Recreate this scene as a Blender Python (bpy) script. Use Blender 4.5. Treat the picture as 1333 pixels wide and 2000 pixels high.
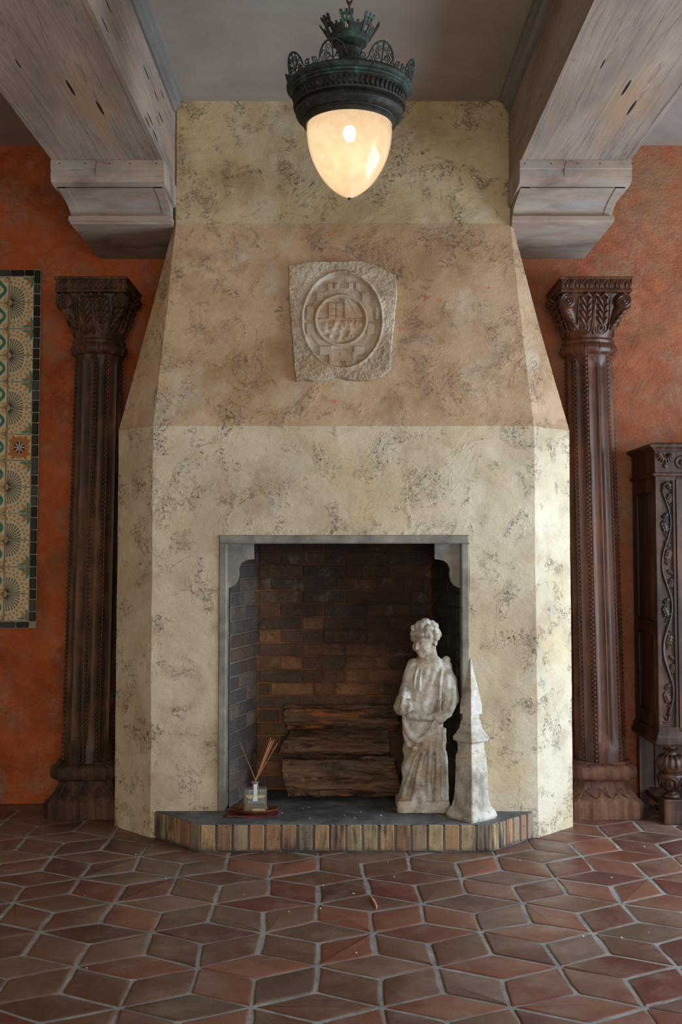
import bpy, bmesh, math, random
import numpy as np
from mathutils import Vector, Matrix, Euler

for o in list(bpy.data.objects):
    bpy.data.objects.remove(o, do_unlink=True)
scene = bpy.context.scene
COL = scene.collection
random.seed(7)
RNG = np.random.default_rng(11)
PI = math.pi

# ------------------------------------------------------------------ camera
cam_d = bpy.data.cameras.new('camera')
cam = bpy.data.objects.new('camera', cam_d)
COL.objects.link(cam)
cam.location = (0, 0, 1.4)
cam.rotation_euler = (math.radians(93.0), 0, 0)
cam_d.sensor_fit = 'VERTICAL'
cam_d.sensor_height = 36.0
cam_d.lens = 2100 / 2000 * 36.0
cam_d.shift_x = -0.00275
cam_d.shift_y = -0.02
cam_d.clip_start = 0.05
cam_d.clip_end = 200
scene.camera = cam

# ------------------------------------------------------------------ world, daylight, exposure
scene.view_settings.view_transform = 'Standard'
scene.view_settings.look = 'None'
scene.view_settings.gamma = 1.0
scene.view_settings.use_curve_mapping = False
scene.view_settings.exposure = 0.15
world = bpy.data.worlds.new('daylight_sky')
scene.world = world
world.use_nodes = True
wb = world.node_tree.nodes['Background']
wb.inputs['Color'].default_value = (0.72, 0.85, 1.0, 1)
wb.inputs['Strength'].default_value = 0.5

def area_light(name, loc, target, sx, sy, power, color):
    d = bpy.data.lights.new(name, 'AREA')
    d.shape = 'RECTANGLE'
    d.size, d.size_y = sx, sy
    d.energy = power
    d.color = color
    o = bpy.data.objects.new(name, d)
    COL.objects.link(o)
    o.location = loc
    o.rotation_euler = (Vector(target) - Vector(loc)).to_track_quat('-Z', 'Y').to_euler()
    return o

# daylight through the right-hand wall windows; rear lamp is fill added behind the camera
area_light('window_daylight_right', (3.42, 4.05, 1.3), (0, 4.3, 1.2), 2.7, 2.0, 155, (0.68, 0.84, 1.0))
area_light('window_daylight_rear', (0.6, -3.35, 1.5), (0.2, 3, 1.3), 3.6, 2.0, 135, (1.0, 0.94, 0.86))

# ------------------------------------------------------------------ helpers: objects
def mk(name, verts, faces, mat=None, parent=None, smooth=False, angle=None):
    me = bpy.data.meshes.new(name)
    me.from_pydata([tuple(map(float, v)) for v in verts], [], [tuple(int(i) for i in f) for f in faces])
    me.update()
    return link(name, me, mat, parent, smooth, angle)

def link(name, me, mat=None, parent=None, smooth=False, angle=None):
    if mat is not None:
        me.materials.clear()
        me.materials.append(mat)
    if smooth:
        me.polygons.foreach_set('use_smooth', [True] * len(me.polygons))
        if angle:
            me.set_sharp_from_angle(angle=math.radians(angle))
    o = bpy.data.objects.new(name, me)
    COL.objects.link(o)
    if parent is not None:
        o.parent = parent
    return o

def tag(o, label=None, cat=None, group=None, kind=None):
    if label: o['label'] = label
    if cat: o['category'] = cat
    if group: o['group'] = group
    if kind: o['kind'] = kind
    return o

def empty(name, loc=(0, 0, 0), rz=0.0):
    o = bpy.data.objects.new(name, None)
    o.empty_display_size = 0.1
    COL.objects.link(o)
    o.location = loc
    o.rotation_euler = (0, 0, rz)
    return o

class MB:
    """collects shapes into one mesh"""
    def __init__(s):
        s.v = []; s.f = []
    def add(s, vf, M=None):
        v, f = vf
        n = len(s.v)
        if M is not None:
            v = [tuple(M @ Vector(p)) for p in v]
        s.v += [tuple(p) for p in v]
        s.f += [tuple(i + n for i in q) for q in f]
        return s
    def build(s, name, mat, parent=None, smooth=False, angle=None):
        return mk(name, s.v, s.f, mat, parent, smooth, angle)

def box(x0, x1, y0, y1, z0, z1):
    v = [(x0,y0,z0),(x1,y0,z0),(x1,y1,z0),(x0,y1,z0),(x0,y0,z1),(x1,y0,z1),(x1,y1,z1),(x0,y1,z1)]
    f = [(3,2,1,0),(4,5,6,7),(0,1,5,4),(1,2,6,5),(2,3,7,6),(3,0,4,7)]
    return v, f

def bbox(x0, x1, y0, y1, z0, z1, b=0.004, seg=1):
    bm = bmesh.new()
    v, f = box(x0, x1, y0, y1, z0, z1)
    vs = [bm.verts.new(p) for p in v]
    for q in f: bm.faces.new([vs[i] for i in q])
    bmesh.ops.bevel(bm, geom=list(bm.edges), offset=b, segments=seg, affect='EDGES', profile=0.6)
    return from_bm(bm)

def from_bm(bm):
    bm.verts.index_update()
    v = [tuple(p.co) for p in bm.verts]
    f = [tuple(p.index for p in q.verts) for q in bm.faces]
    bm.free()
    return v, f

def lathe(prof, n=32, cap=True, a0=0.0, a1=2*PI):
    full = abs(a1 - a0 - 2*PI) < 1e-6
    m = n if full else n + 1
    v = []; f = []
    for r, z in prof:
        for i in range(m):
            a = a0 + (a1 - a0) * i / n
            v.append((r*math.cos(a), r*math.sin(a), z))
    for j in range(len(prof)-1):
        for i in range(n):
            i2 = (i+1) % m
            f.append((j*m+i, j*m+i2, (j+1)*m+i2, (j+1)*m+i))
    if cap and full:
        f.append(tuple(range(m-1, -1, -1)))
        f.append(tuple((len(prof)-1)*m + i for i in range(m)))
    return v, f

def prism(poly, axis, a, b):
    """polygon in the plane across axis, extruded from a to b. axis x: (y,z); y: (x,z); z: (x,y)"""
    def P(p, t):
        return {'x': (t, p[0], p[1]), 'y': (p[0], t, p[1]), 'z': (p[0], p[1], t)}[axis]
    n = len(poly)
    v = [P(p, a) for p in poly] + [P(p, b) for p in poly]
    f = [tuple(range(n)), tuple(range(2*n-1, n-1, -1))]
    f += [(i, n+i, n+(i+1) % n, (i+1) % n) for i in range(n)]
    return v, f

def tube(path, r, n=6, closed=False, flat=1.0):
    """tube along a path; r a number or a list; flat squashes along the local second axis"""
    P = [Vector(p) for p in path]
    m = len(P)
    R = r if isinstance(r, (list, tuple, np.ndarray)) else [r]*m
    v = []; f = []
    up = Vector((0.0, 0.13, 1.0)).normalized()
    prev = None
    for i, p in enumerate(P):
        if closed: t = P[(i+1) % m] - P[i-1]
        else: t = P[min(i+1, m-1)] - P[max(i-1, 0)]
        t.normalize()
        if prev is None:
            a = t.cross(up)
            if a.length < 1e-3: a = t.cross(Vector((1, 0, 0)))
        else:
            a = prev - t * prev.dot(t)
        a.normalize(); prev = a
        b = t.cross(a)
        for k in range(n):
            th = 2*PI*k/n
            v.append(tuple(p + a*math.cos(th)*R[i] + b*math.sin(th)*R[i]*flat))
    rng = m if closed else m-1
    for i in range(rng):
        i2 = (i+1) % m
        for k in range(n):
            k2 = (k+1) % n
            f.append((i*n+k, i*n+k2, i2*n+k2, i2*n+k))
    if not closed:
        f.append(tuple(range(n-1, -1, -1)))
        f.append(tuple((m-1)*n+k for k in range(n)))
    return v, f

def ball(c=(0,0,0), r=(1,1,1), u=10, w=6, R=None):
    v = [(0,0,-1)]
    for j in range(1, w):
        ph = -PI/2 + PI*j/w
        for i in range(u):
            a = 2*PI*i/u
            v.append((math.cos(ph)*math.cos(a), math.cos(ph)*math.sin(a), math.sin(ph)))
    v.append((0,0,1))
    f = [(0, 1+(i+1) % u, 1+i) for i in range(u)]
    for j in range(w-2):
        for i in range(u):
            f.append((1+j*u+i, 1+j*u+(i+1) % u, 1+(j+1)*u+(i+1) % u, 1+(j+1)*u+i))
    t = len(v)-1; b = 1+(w-2)*u
    f += [(b+i, b+(i+1) % u, t) for i in range(u)]
    S = Matrix.Diagonal((*((r,)*3 if isinstance(r, (int, float)) else r), 1))
    M = Matrix.Translation(c) @ (R.to_4x4() if R is not None else Matrix.Identity(4)) @ S
    return [tuple(M @ Vector(p)) for p in v], f

def loft(sections, cap=True):
    """sections: lists of points of equal count, closed rings"""
    n = len(sections[0]); v = []; f = []
    for s in sections: v += [tuple(p) for p in s]
    for j in range(len(sections)-1):
        for i in range(n):
            f.append((j*n+i, j*n+(i+1) % n, (j+1)*n+(i+1) % n, (j+1)*n+i))
    if cap:
        f.append(tuple(range(n-1, -1, -1)))
        f.append(tuple((len(sections)-1)*n+i for i in range(n)))
    return v, f

# ------------------------------------------------------------------ helpers: numpy noise
_perm = RNG.random((64, 64, 64)).astype(np.float32)
def vnoise(p):
    p = np.asarray(p, dtype=np.float64)
    i = np.floor(p).astype(int); t = p - i
    t = t*t*(3-2*t)
    def g(dx, dy, dz):
        return _perm[(i[:,0]+dx) & 63, (i[:,1]+dy) & 63, (i[:,2]+dz) & 63]
    x, y, z = t[:,0], t[:,1], t[:,2]
    c00 = g(0,0,0)*(1-x)+g(1,0,0)*x; c10 = g(0,1,0)*(1-x)+g(1,1,0)*x
    c01 = g(0,0,1)*(1-x)+g(1,0,1)*x; c11 = g(0,1,1)*(1-x)+g(1,1,1)*x
    return (c00*(1-y)+c10*y)*(1-z)+(c01*(1-y)+c11*y)*z
def fbm(p, scale=1.0, octs=4, gain=0.5):
    p = np.asarray(p, dtype=np.float64)*scale
    a = 1.0; s = 0; tot = 0
    for k in range(octs):
        s = s + a*(vnoise(p + 17.3*k) - 0.5); tot += a
        a *= gain; p = p*2.03
    return s/tot*2
def sstep(a, b, x):
    t = np.clip((x-a)/(b-a), 0, 1)
    return t*t*(3-2*t)
def co_of(me):
    a = np.empty(len(me.vertices)*3, dtype=np.float64)
    me.vertices.foreach_get('co', a)
    return a.reshape(-1, 3)
def set_co(me, a):
    me.vertices.foreach_set('co', a.reshape(-1)); me.update()
def normals_of(me):
    a = np.empty(len(me.vertices)*3, dtype=np.float64)
    me.vertices.foreach_get('normal', a)
    return a.reshape(-1, 3)

def voxel(mb, size, smooth_it=2):
    """fuse overlapping shapes into one continuous surface"""
    me = bpy.data.meshes.new('fuse')
    me.from_pydata(mb.v, [], mb.f); me.update()
    o = bpy.data.objects.new('fuse', me); COL.objects.link(o)
    m = o.modifiers.new('r', 'REMESH'); m.mode = 'VOXEL'; m.voxel_size = size; m.use_smooth_shade = True
    if smooth_it:
        s = o.modifiers.new('s', 'SMOOTH'); s.iterations = smooth_it; s.factor = 0.5
    dg = bpy.context.evaluated_depsgraph_get()
    r = bpy.data.meshes.new_from_object(o.evaluated_get(dg))
    bpy.data.objects.remove(o, do_unlink=True)
    return r

# ------------------------------------------------------------------ helpers: materials
class NT:
    def __init__(s, name):
        s.m = bpy.data.materials.new(name); s.m.use_nodes = True
        s.t = s.m.node_tree
        s.b = s.t.nodes['Principled BSDF']
        s.out = s.t.nodes['Material Output']
    def n(s, typ, **kw):
        d = s.t.nodes.new(typ)
        for k, v in kw.items(): setattr(d, k, v)
        return d
    def put(s, sock, v):
        if v is None: return
        if isinstance(v, bpy.types.NodeSocket): s.t.links.new(v, sock)
        elif isinstance(v, (tuple, list)):
            sock.default_value = tuple(v) + ((1,) if len(v) == 3 and len(sock.default_value) == 4 else ())
        else: sock.default_value = v
    def co(s, kind='Object'): return s.n('ShaderNodeTexCoord').outputs[kind]
    def pos(s): return s.n('ShaderNodeNewGeometry').outputs['Position']
    def mapv(s, vec, scale=(1,1,1), loc=(0,0,0), rot=(0,0,0)):
        d = s.n('ShaderNodeMapping'); s.put(d.inputs['Vector'], vec)
        d.inputs['Scale'].default_value = scale; d.inputs['Location'].default_value = loc; d.inputs['Rotation'].default_value = rot
        return d.outputs[0]
    def noise(s, vec, scale=5, detail=4, rough=0.55, dist=0.0):
        d = s.n('ShaderNodeTexNoise'); s.put(d.inputs['Vector'], vec)
        d.inputs['Scale'].default_value = scale; d.inputs['Detail'].default_value = detail
        d.inputs['Roughness'].default_value = rough; d.inputs['Distortion'].default_value = dist
        return d.outputs['Fac']
    def voro(s, vec, scale=5, feature='F1', out='Distance', rand=1.0):
        d = s.n('ShaderNodeTexVoronoi', feature=feature); s.put(d.inputs['Vector'], vec)
        d.inputs['Scale'].default_value = scale; d.inputs['Randomness'].default_value = rand
        return d.outputs[out]
    def ramp(s, fac, stops, interp='LINEAR'):
        d = s.n('ShaderNodeValToRGB'); s.put(d.inputs[0], fac)
        e = d.color_ramp; e.interpolation = interp
        while len(e.elements) < len(stops): e.elements.new(0.5)
        for el, (p, c) in zip(e.elements, stops):
            el.position = p
            el.color = (c, c, c, 1) if isinstance(c, (int, float)) else tuple(c) + (1,)
        return d.outputs[0]
    def mix(s, a, b, fac, blend='MIX'):
        d = s.n('ShaderNodeMix', data_type='RGBA', blend_type=blend, clamp_factor=True)
        s.put(d.inputs['Factor'], fac); s.put(d.inputs[6], a); s.put(d.inputs[7], b)
        return d.outputs[2]
    def math(s, op, a, b=None, c=None):
        d = s.n('ShaderNodeMath', operation=op)
        s.put(d.inputs[0], a)
        if b is not None: s.put(d.inputs[1], b)
        if c is not None: s.put(d.inputs[2], c)
        return d.outputs[0]
    def rng(s, v, a, b, c=0.0, d=1.0):
        m = s.n('ShaderNodeMapRange'); m.clamp = True
        s.put(m.inputs[0], v)
        for i, x in zip((1,2,3,4), (a,b,c,d)): m.inputs[i].default_value = x
        return m.outputs[0]
    def sep(s, vec):
        d = s.n('ShaderNodeSeparateXYZ'); s.put(d.inputs[0], vec); return d.outputs
    def vadd(s, a, b):
        d = s.n('ShaderNodeVectorMath', operation='ADD'); s.put(d.inputs[0], a); s.put(d.inputs[1], b); return d.outputs[0]
    def objcol(s): return s.n('ShaderNodeObjectInfo').outputs['Color']
    def objrand(s): return s.n('ShaderNodeObjectInfo').outputs['Random']
    def randco(s):
        d = s.n('ShaderNodeVectorMath', operation='ADD')
        i = s.n('ShaderNodeObjectInfo')
        k = s.math('MULTIPLY', i.outputs['Random'], 37.0)
        s.put(d.inputs[0], s.co()); s.t.links.new(k, d.inputs[1]); return d.outputs[0]
    def bump(s, h, strength=0.5, dist=0.01, normal=None):
        d = s.n('ShaderNodeBump'); s.put(d.inputs['Height'], h)
        d.inputs['Strength'].default_value = strength; d.inputs['Distance'].default_value = dist
        if normal is not None: s.t.links.new(normal, d.inputs['Normal'])
        return d.outputs[0]
    def done(s, color, rough=0.7, normal=None, spec=0.3, metal=0.0):
        s.put(s.b.inputs['Base Color'], color); s.put(s.b.inputs['Roughness'], rough)
        s.put(s.b.inputs['Specular IOR Level'], spec); s.put(s.b.inputs['Metallic'], metal)
        if normal is not None: s.t.links.new(normal, s.b.inputs['Normal'])
        return s.m

def srgb(r, g, b):
    return tuple((c/255/12.92 if c/255 <= 0.04045 else ((c/255+0.055)/1.055)**2.4) for c in (r, g, b))

def m_plaster(name, c_hi, c_mid, c_lo, c_yel, stain, pit=1.0, chips=False):
    t = NT(name); c = t.co()
    big = t.noise(c, 1.7, 5, 0.6, 0.4)
    med = t.noise(c, 6.0, 5, 0.62)
    col = t.ramp(big, [(0.33, c_lo), (0.47, c_mid), (0.62, c_hi)])
    col = t.mix(col, c_yel, t.rng(t.noise(t.mapv(c, loc=(4, 2, 9)), 2.6, 4, 0.6), 0.50, 0.72, 0, 0.7))
    col = t.mix(col, stain, t.rng(med, 0.50, 0.76, 0, 0.7))
    col = t.mix(col, srgb(206, 200, 182), t.rng(t.noise(t.mapv(c, loc=(1, 7, 3)), 4.2, 6, 0.65), 0.54, 0.74, 0, 0.55))
    # flat trowelled skin against coarse dragged patches
    coarse = t.rng(t.noise(t.mapv(c, loc=(8, 1, 5)), 5.0, 5, 0.62, 0.8), 0.53, 0.63)
    grit = t.noise(c, 58, 6, 0.74, 0.5)
    drag = t.noise(t.mapv(c, scale=(0.75, 1, 1), rot=(0, 0.5, 0)), 24, 7, 0.74, 0.35)
    pits = t.math('MULTIPLY', t.rng(grit, 0.455, 0.40), coarse)
    line = t.math('SUBTRACT', 1.0, t.rng(t.math('ABSOLUTE', t.math('SUBTRACT', drag, 0.5)), 0.002, 0.018))
    few = t.rng(t.noise(t.mapv(c, loc=(2, 9, 4)), 7, 3, 0.6), 0.56, 0.66)
    pits = t.math('MAXIMUM', pits, t.math('MULTIPLY', line, few))
    pits = t.math('MULTIPLY', pits, pit)
    col = t.mix(col, srgb(66, 50, 34), t.math('MULTIPLY', pits, 0.72))
    if chips:
        ch = t.rng(t.noise(t.mapv(c, loc=(6, 6, 1)), 9, 5, 0.62, 0.6), 0.655, 0.67)
        col = t.mix(col, srgb(196, 134, 104), t.math('MULTIPLY', ch, 0.85))
    h = t.math('ADD', t.math('MULTIPLY', drag, 0.7), t.math('MULTIPLY', t.noise(c, 7, 3, 0.5), 0.8))
    h = t.math('ADD', h, t.math('MULTIPLY', t.math('MULTIPLY', grit, coarse), 0.6))
    h = t.math('SUBTRACT', h, t.math('MULTIPLY', pits, 0.3))
    nb = t.bump(h, 0.8, 0.014)
    return t.done(col, 0.85, nb, 0.2)

M = {}
M['plaster'] = m_plaster('cream_plaster', srgb(224, 209, 183), srgb(212, 194, 165), srgb(192, 171, 143), srgb(208, 184, 138), srgb(168, 145, 117))
M['hood_plaster'] = m_plaster('tan_plaster', srgb(208, 180, 147), srgb(193, 161, 128), srgb(170, 137, 106), srgb(190, 155, 108), srgb(144, 112, 84), 0.7, True)  # browner hood pigment, with part of the hood's shade put into the colour

M['shaft_plaster'] = m_plaster('olive_cream_plaster', srgb(210, 190, 154), srgb(196, 174, 137), srgb(170, 147, 112), srgb(192, 166, 116), srgb(146, 122, 90))  # the lantern's yellow light on the shaft is put into this colour
def m_wall():
    t = NT('orange_plaster'); p = t.pos(); c = t.co()
    n1 = t.noise(c, 1.5, 6, 0.66, 0.8); n2 = t.noise(c, 5.0, 7, 0.72, 0.5); n3 = t.noise(t.mapv(c, loc=(7, 2, 2)), 2.6, 6, 0.66, 0.5)
    left = t.ramp(n1, [(0.32, srgb(140, 66, 28)), (0.48, srgb(188, 90, 38)), (0.62, srgb(200, 104, 54)), (0.75, srgb(164, 116, 86))])
    right = t.ramp(n1, [(0.32, srgb(150, 84, 52)), (0.48, srgb(182, 104, 68)), (0.62, srgb(172, 116, 78)), (0.75, srgb(160, 126, 90))])
    sx = t.sep(p)[0]
    col = t.mix(left, right, t.rng(t.math('ADD', sx, t.math('MULTIPLY', n1, 1.0)), -0.4, 1.4))
    col = t.mix(col, srgb(158, 128, 104), t.rng(n2, 0.47, 0.70, 0, 0.8))
    col = t.mix(col, srgb(130, 66, 36), t.rng(n3, 0.48, 0.68, 0, 0.6))
    scr = t.noise(t.mapv(c, loc=(3, 3, 3)), 19, 7, 0.78, 0.5)
    few = t.rng(t.noise(t.mapv(c, loc=(1, 4, 8)), 4, 3, 0.6), 0.50, 0.62)
    line = t.math('MULTIPLY', t.math('SUBTRACT', 1.0, t.rng(t.math('ABSOLUTE', t.math('SUBTRACT', scr, 0.53)), 0.0, 0.02)), few)
    col = t.mix(col, srgb(196, 164, 134), t.math('MULTIPLY', line, 0.7))
    fleck = t.rng(t.noise(c, 90, 5, 0.7), 0.60, 0.74)
    col = t.mix(col, srgb(186, 140, 108), t.math('MULTIPLY', fleck, 0.6))
    h = t.math('ADD', t.noise(t.mapv(c, scale=(0.8, 1, 1), rot=(0, -0.5, 0)), 16, 7, 0.72, 0.3), t.math('MULTIPLY', t.noise(c, 70, 4, 0.6), 0.3))
    return t.done(col, 0.62, t.bump(h, 1.0, 0.02), 0.35)
M['wall'] = m_wall()

def m_simple(name, stops, scale=4, rough=0.8, bump=0.3, bscale=30, bdist=0.005, stretch=(1,1,1), spec=0.3, rnd=False):
    t = NT(name); c = t.mapv(t.randco() if rnd else t.co(), scale=stretch)
    col = t.ramp(t.noise(c, scale, 6, 0.62, 0.3), stops)
    return t.done(col, rough, t.bump(t.noise(c, bscale, 5, 0.6), bump, bdist), spec)
M['ceiling'] = m_simple('taupe_plaster', [(0.35, srgb(150, 138, 128)), (0.65, srgb(168, 156, 144))], 2.2, 0.85, 0.35, 12, 0.008)
M['grout'] = m_simple('grey_grout', [(0.35, srgb(126, 121, 117)), (0.65, srgb(164, 159, 154))], 9, 0.9, 0.5, 60)
def soot_fac(t):
    p = t.sep(t.pos())
    s = t.math('ADD', t.math('MULTIPLY', t.noise(t.pos(), 2.4, 5, 0.6), 1.1), t.math('ADD', t.math('MULTIPLY', p[2], 0.62), t.math('MULTIPLY', p[0], 0.35)))
    return t.rng(s, 0.90, 1.30, 0, 0.80)
def m_mortar(name, lo, hi):
    t = NT(name); c = t.co()
    col = t.ramp(t.noise(c, 5, 5, 0.6), [(0.35, lo), (0.65, hi)])
    col = t.mix(col, srgb(34, 29, 26), soot_fac(t))
    return t.done(col, 0.9, t.bump(t.noise(c, 60, 5, 0.6), 0.5, 0.005), 0.2)
M['mortar'] = m_mortar('fire_mortar', srgb(88, 66, 52), srgb(160, 104, 66))
M['mortar_side'] = m_mortar('grey_side_mortar', srgb(110, 100, 94), srgb(140, 126, 116))
M['trim_stone'] = m_simple('grey_trim_stone', [(0.3, srgb(104, 100, 94)), (0.5, srgb(136, 130, 120)), (0.7, srgb(166, 158, 144))], 7, 0.7, 0.3, 40)
M['cream_wall'] = m_simple('cream_room_plaster', [(0.3, srgb(190, 172, 148)), (0.7, srgb(208, 190, 164))], 3)

def m_beam(name, tint):
    t = NT(name); c = t.co()
    warp = t.noise(t.mapv(c, scale=(1.6, 0.30, 1.6)), 1.6, 2, 0.5)
    g = t.mapv(c, scale=(1, 0.012, 1))
    wv = t.n('ShaderNodeCombineXYZ')
    t.put(wv.inputs[0], t.math('MULTIPLY', warp, 0.22)); t.put(wv.inputs[2], t.math('MULTIPLY', warp, 0.20))
    gv = t.vadd(g, wv.outputs[0])
    fine = t.noise(gv, 130, 4, 0.6)
    ring = t.noise(gv, 42, 2, 0.5)
    lines = t.math('SUBTRACT', 1.0, t.rng(t.math('ABSOLUTE', t.math('SUBTRACT', ring, 0.5)), 0.0, 0.035))
    base = t.ramp(t.noise(t.mapv(c, scale=(1, 0.3, 1)), 3.4, 4, 0.55), [(0.3, tint[0]), (0.5, tint[1]), (0.7, tint[2])])
    col = t.mix(base, srgb(92, 84, 80), t.math('MULTIPLY', lines, 0.5))
    col = t.mix(col, srgb(190, 180, 166), t.rng(fine, 0.5, 0.75, 0, 0.35))
    col = t.mix(col, srgb(176, 136, 92), t.rng(t.noise(t.mapv(c, scale=(1, 0.12, 1), loc=(5, 0, 2)), 6, 3, 0.5), 0.52, 0.70, 0, 0.55))
    col = t.mix(col, srgb(140, 150, 156), t.rng(t.noise(t.mapv(c, scale=(1, 0.25, 1), loc=(2, 6, 2)), 5, 3, 0.5), 0.58, 0.74, 0, 0.4))
    # long dark checks in the wood
    v = t.n('ShaderNodeTexVoronoi'); t.put(v.inputs['Vector'], t.mapv(c, scale=(1, 0.075, 1))); v.inputs['Scale'].default_value = 26
    chk = t.math('MULTIPLY', t.math('LESS_THAN', v.outputs['Distance'], 0.15), t.rng(t.sep(v.outputs['Color'])[0], 0.60, 0.62))
    col = t.mix(col, srgb(34, 27, 23), chk)
    h = t.math('SUBTRACT', t.math('ADD', t.math('MULTIPLY', fine, 0.4), t.math('MULTIPLY', ring, 0.5)), chk)
    return t.done(col, 0.75, t.bump(h, 0.35, 0.006), 0.25)
M['beam'] = m_beam('limewashed_beam_wood', (srgb(128, 112, 102), srgb(158, 138, 124), srgb(178, 160, 142)))
M['moulding'] = m_simple('grey_blue_paint', [(0.35, srgb(104, 102, 100)), (0.65, srgb(140, 136, 130))], 6, 0.7, 0.2, 40, 0.004, (1, 0.1, 1))

def m_corbel():
    t = NT('limewashed_corbel_wood'); c = t.co()
    g = t.mapv(c, scale=(0.12, 1, 1))
    fine = t.noise(g, 90, 4, 0.6)
    base = t.ramp(t.noise(t.mapv(c, scale=(0.5, 1, 1)), 6, 5, 0.6, 0.4), [(0.3, srgb(126, 110, 100)), (0.5, srgb(166, 146, 132)), (0.7, srgb(182, 166, 150))])
    col = t.mix(base, srgb(150, 158, 160), t.rng(t.noise(t.mapv(c, scale=(0.3, 1, 1), loc=(1, 1, 1)), 9, 3, 0.5), 0.55, 0.72, 0, 0.55))
    col = t.mix(col, srgb(96, 80, 70), t.rng(fine, 0.58, 0.74, 0, 0.45))
    return t.done(col, 0.75, t.bump(fine, 0.3, 0.004), 0.25)
M['corbel'] = m_corbel()

def m_darkwood(name, dark, mid, hi, rough=0.5, spec=0.4, scale=7):
    t = NT(name); c = t.co()
    g = t.mapv(c, scale=(1, 1, 0.07))
    n = t.noise(g, scale*4, 5, 0.65, 0.3); b = t.noise(c, scale*0.6, 5, 0.65)
    col = t.ramp(t.math('ADD', t.math('MULTIPLY', n, 0.5), t.math('MULTIPLY', b, 0.5)), [(0.38, dark), (0.5, mid), (0.62, hi)])
    return t.done(col, t.rng(b, 0.3, 0.7, rough-0.1, rough+0.2), t.bump(n, 0.3, 0.004), spec)
M['wood_l'] = m_darkwood('black_brown_wood', srgb(34, 22, 14), srgb(74, 48, 30), srgb(120, 82, 52), 0.5)
M['wood_r'] = m_darkwood('red_brown_wood', srgb(54, 30, 20), srgb(84, 48, 31), srgb(114, 70, 46), 0.36)
M['base_l'] = m_darkwood('weathered_dark_wood', srgb(42, 28, 20), srgb(78, 54, 40), srgb(112, 84, 64), 0.75)
M['base_r'] = m_darkwood('weathered_red_wood', srgb(62, 36, 26), srgb(102, 64, 46), srgb(126, 94, 74), 0.7)
M['cabinet'] = m_darkwood('walnut_cabinet_wood', srgb(30, 18, 12), srgb(58, 36, 24), srgb(96, 62, 42), 0.42)

def m_bronze(name, teal):
    t = NT(name); c = t.co()
    n = t.noise(c, 24, 6, 0.68); n2 = t.noise(t.mapv(c, loc=(3, 1, 2)), 60, 4, 0.6)
    col = t.ramp(n, [(0.36, srgb(46, 44, 36)), (0.5, srgb(58, 66, 56)), (0.62, srgb(60, 92, 84)), (0.76, srgb(92, 136, 124))]) if teal else t.ramp(n, [(0.36, srgb(34, 30, 25)), (0.56, srgb(56, 54, 46)), (0.66, srgb(58, 74, 66)), (0.78, srgb(84, 120, 108))])
    col = t.mix(col, srgb(40, 34, 26), t.rng(n2, 0.48, 0.66, 0, 0.6))
    return t.done(col, 0.62, t.bump(n2, 0.3, 0.003), 0.4, 0.25)
M['bronze'] = m_bronze('verdigris_bronze', True)
M['bronze_dark'] = m_bronze('dark_bronze', False)
M['iron'] = m_simple('rusty_iron', [(0.4, srgb(52, 34, 26)), (0.6, srgb(90, 56, 40))], 40, 0.7)

def m_carved(name, a, b, c3, warm, sc=6, bs=60):
    t = NT(name); c = t.co()
    n = t.noise(c, sc, 6, 0.66, 0.4)
    col = t.ramp(n, [(0.38, a), (0.5, b), (0.60, c3)])
    col = t.mix(col, warm, t.rng(t.noise(t.mapv(c, loc=(2, 5, 1)), sc*0.7, 5, 0.6), 0.50, 0.66, 0, 0.65))
    sp = t.rng(t.noise(c, sc*7, 5, 0.72), 0.55, 0.68)
    col = t.mix(col, srgb(88, 78, 68), t.math('MULTIPLY', sp, 0.5))
    h = t.math('ADD', t.noise(c, bs, 5, 0.65), t.math('MULTIPLY', t.noise(c, bs*0.3, 4, 0.6), 0.8))
    return t.done(col, 0.88, t.bump(h, 0.45, 0.004), 0.2)
M['relief'] = m_carved('weathered_relief_stone', srgb(160, 140, 118), srgb(182, 164, 142), srgb(198, 184, 166), srgb(180, 144, 106))
M['statue'] = m_carved('weathered_marble', srgb(150, 136, 118), srgb(196, 188, 174), srgb(220, 216, 208), srgb(184, 154, 118), 9, 90)
M['obelisk'] = m_carved('weathered_limestone', srgb(150, 142, 130), srgb(196, 188, 174), srgb(218, 212, 200), srgb(196, 162, 104), 7, 90)

def m_firebrick():
    t = NT('soot_stained_firebrick'); c = t.randco(); p = t.sep(t.pos())
    n = t.noise(c, 14, 5, 0.65)
    col = t.mix(t.objcol(), srgb(84, 66, 52), t.rng(n, 0.4, 0.7, 0, 0.6))
    # soot from past fires, thickest up and to the right of the flames
    soot = soot_fac(t)
    col = t.mix(col, srgb(34, 29, 26), soot)
    col = t.mix(col, srgb(136, 128, 120), t.rng(t.noise(t.mapv(c, loc=(5, 1, 1)), 9, 5, 0.65), 0.56, 0.74, 0, 0.4))
    pit = t.rng(t.noise(c, 70, 4, 0.6), 0.60, 0.68)
    col = t.mix(col, srgb(28, 22, 18), t.math('MULTIPLY', pit, 0.7))
    return t.done(col, 0.85, t.bump(t.math('SUBTRACT', t.noise(c, 40, 5, 0.6), pit), 0.4, 0.004), 0.25)
M['firebrick'] = m_firebrick()

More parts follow.
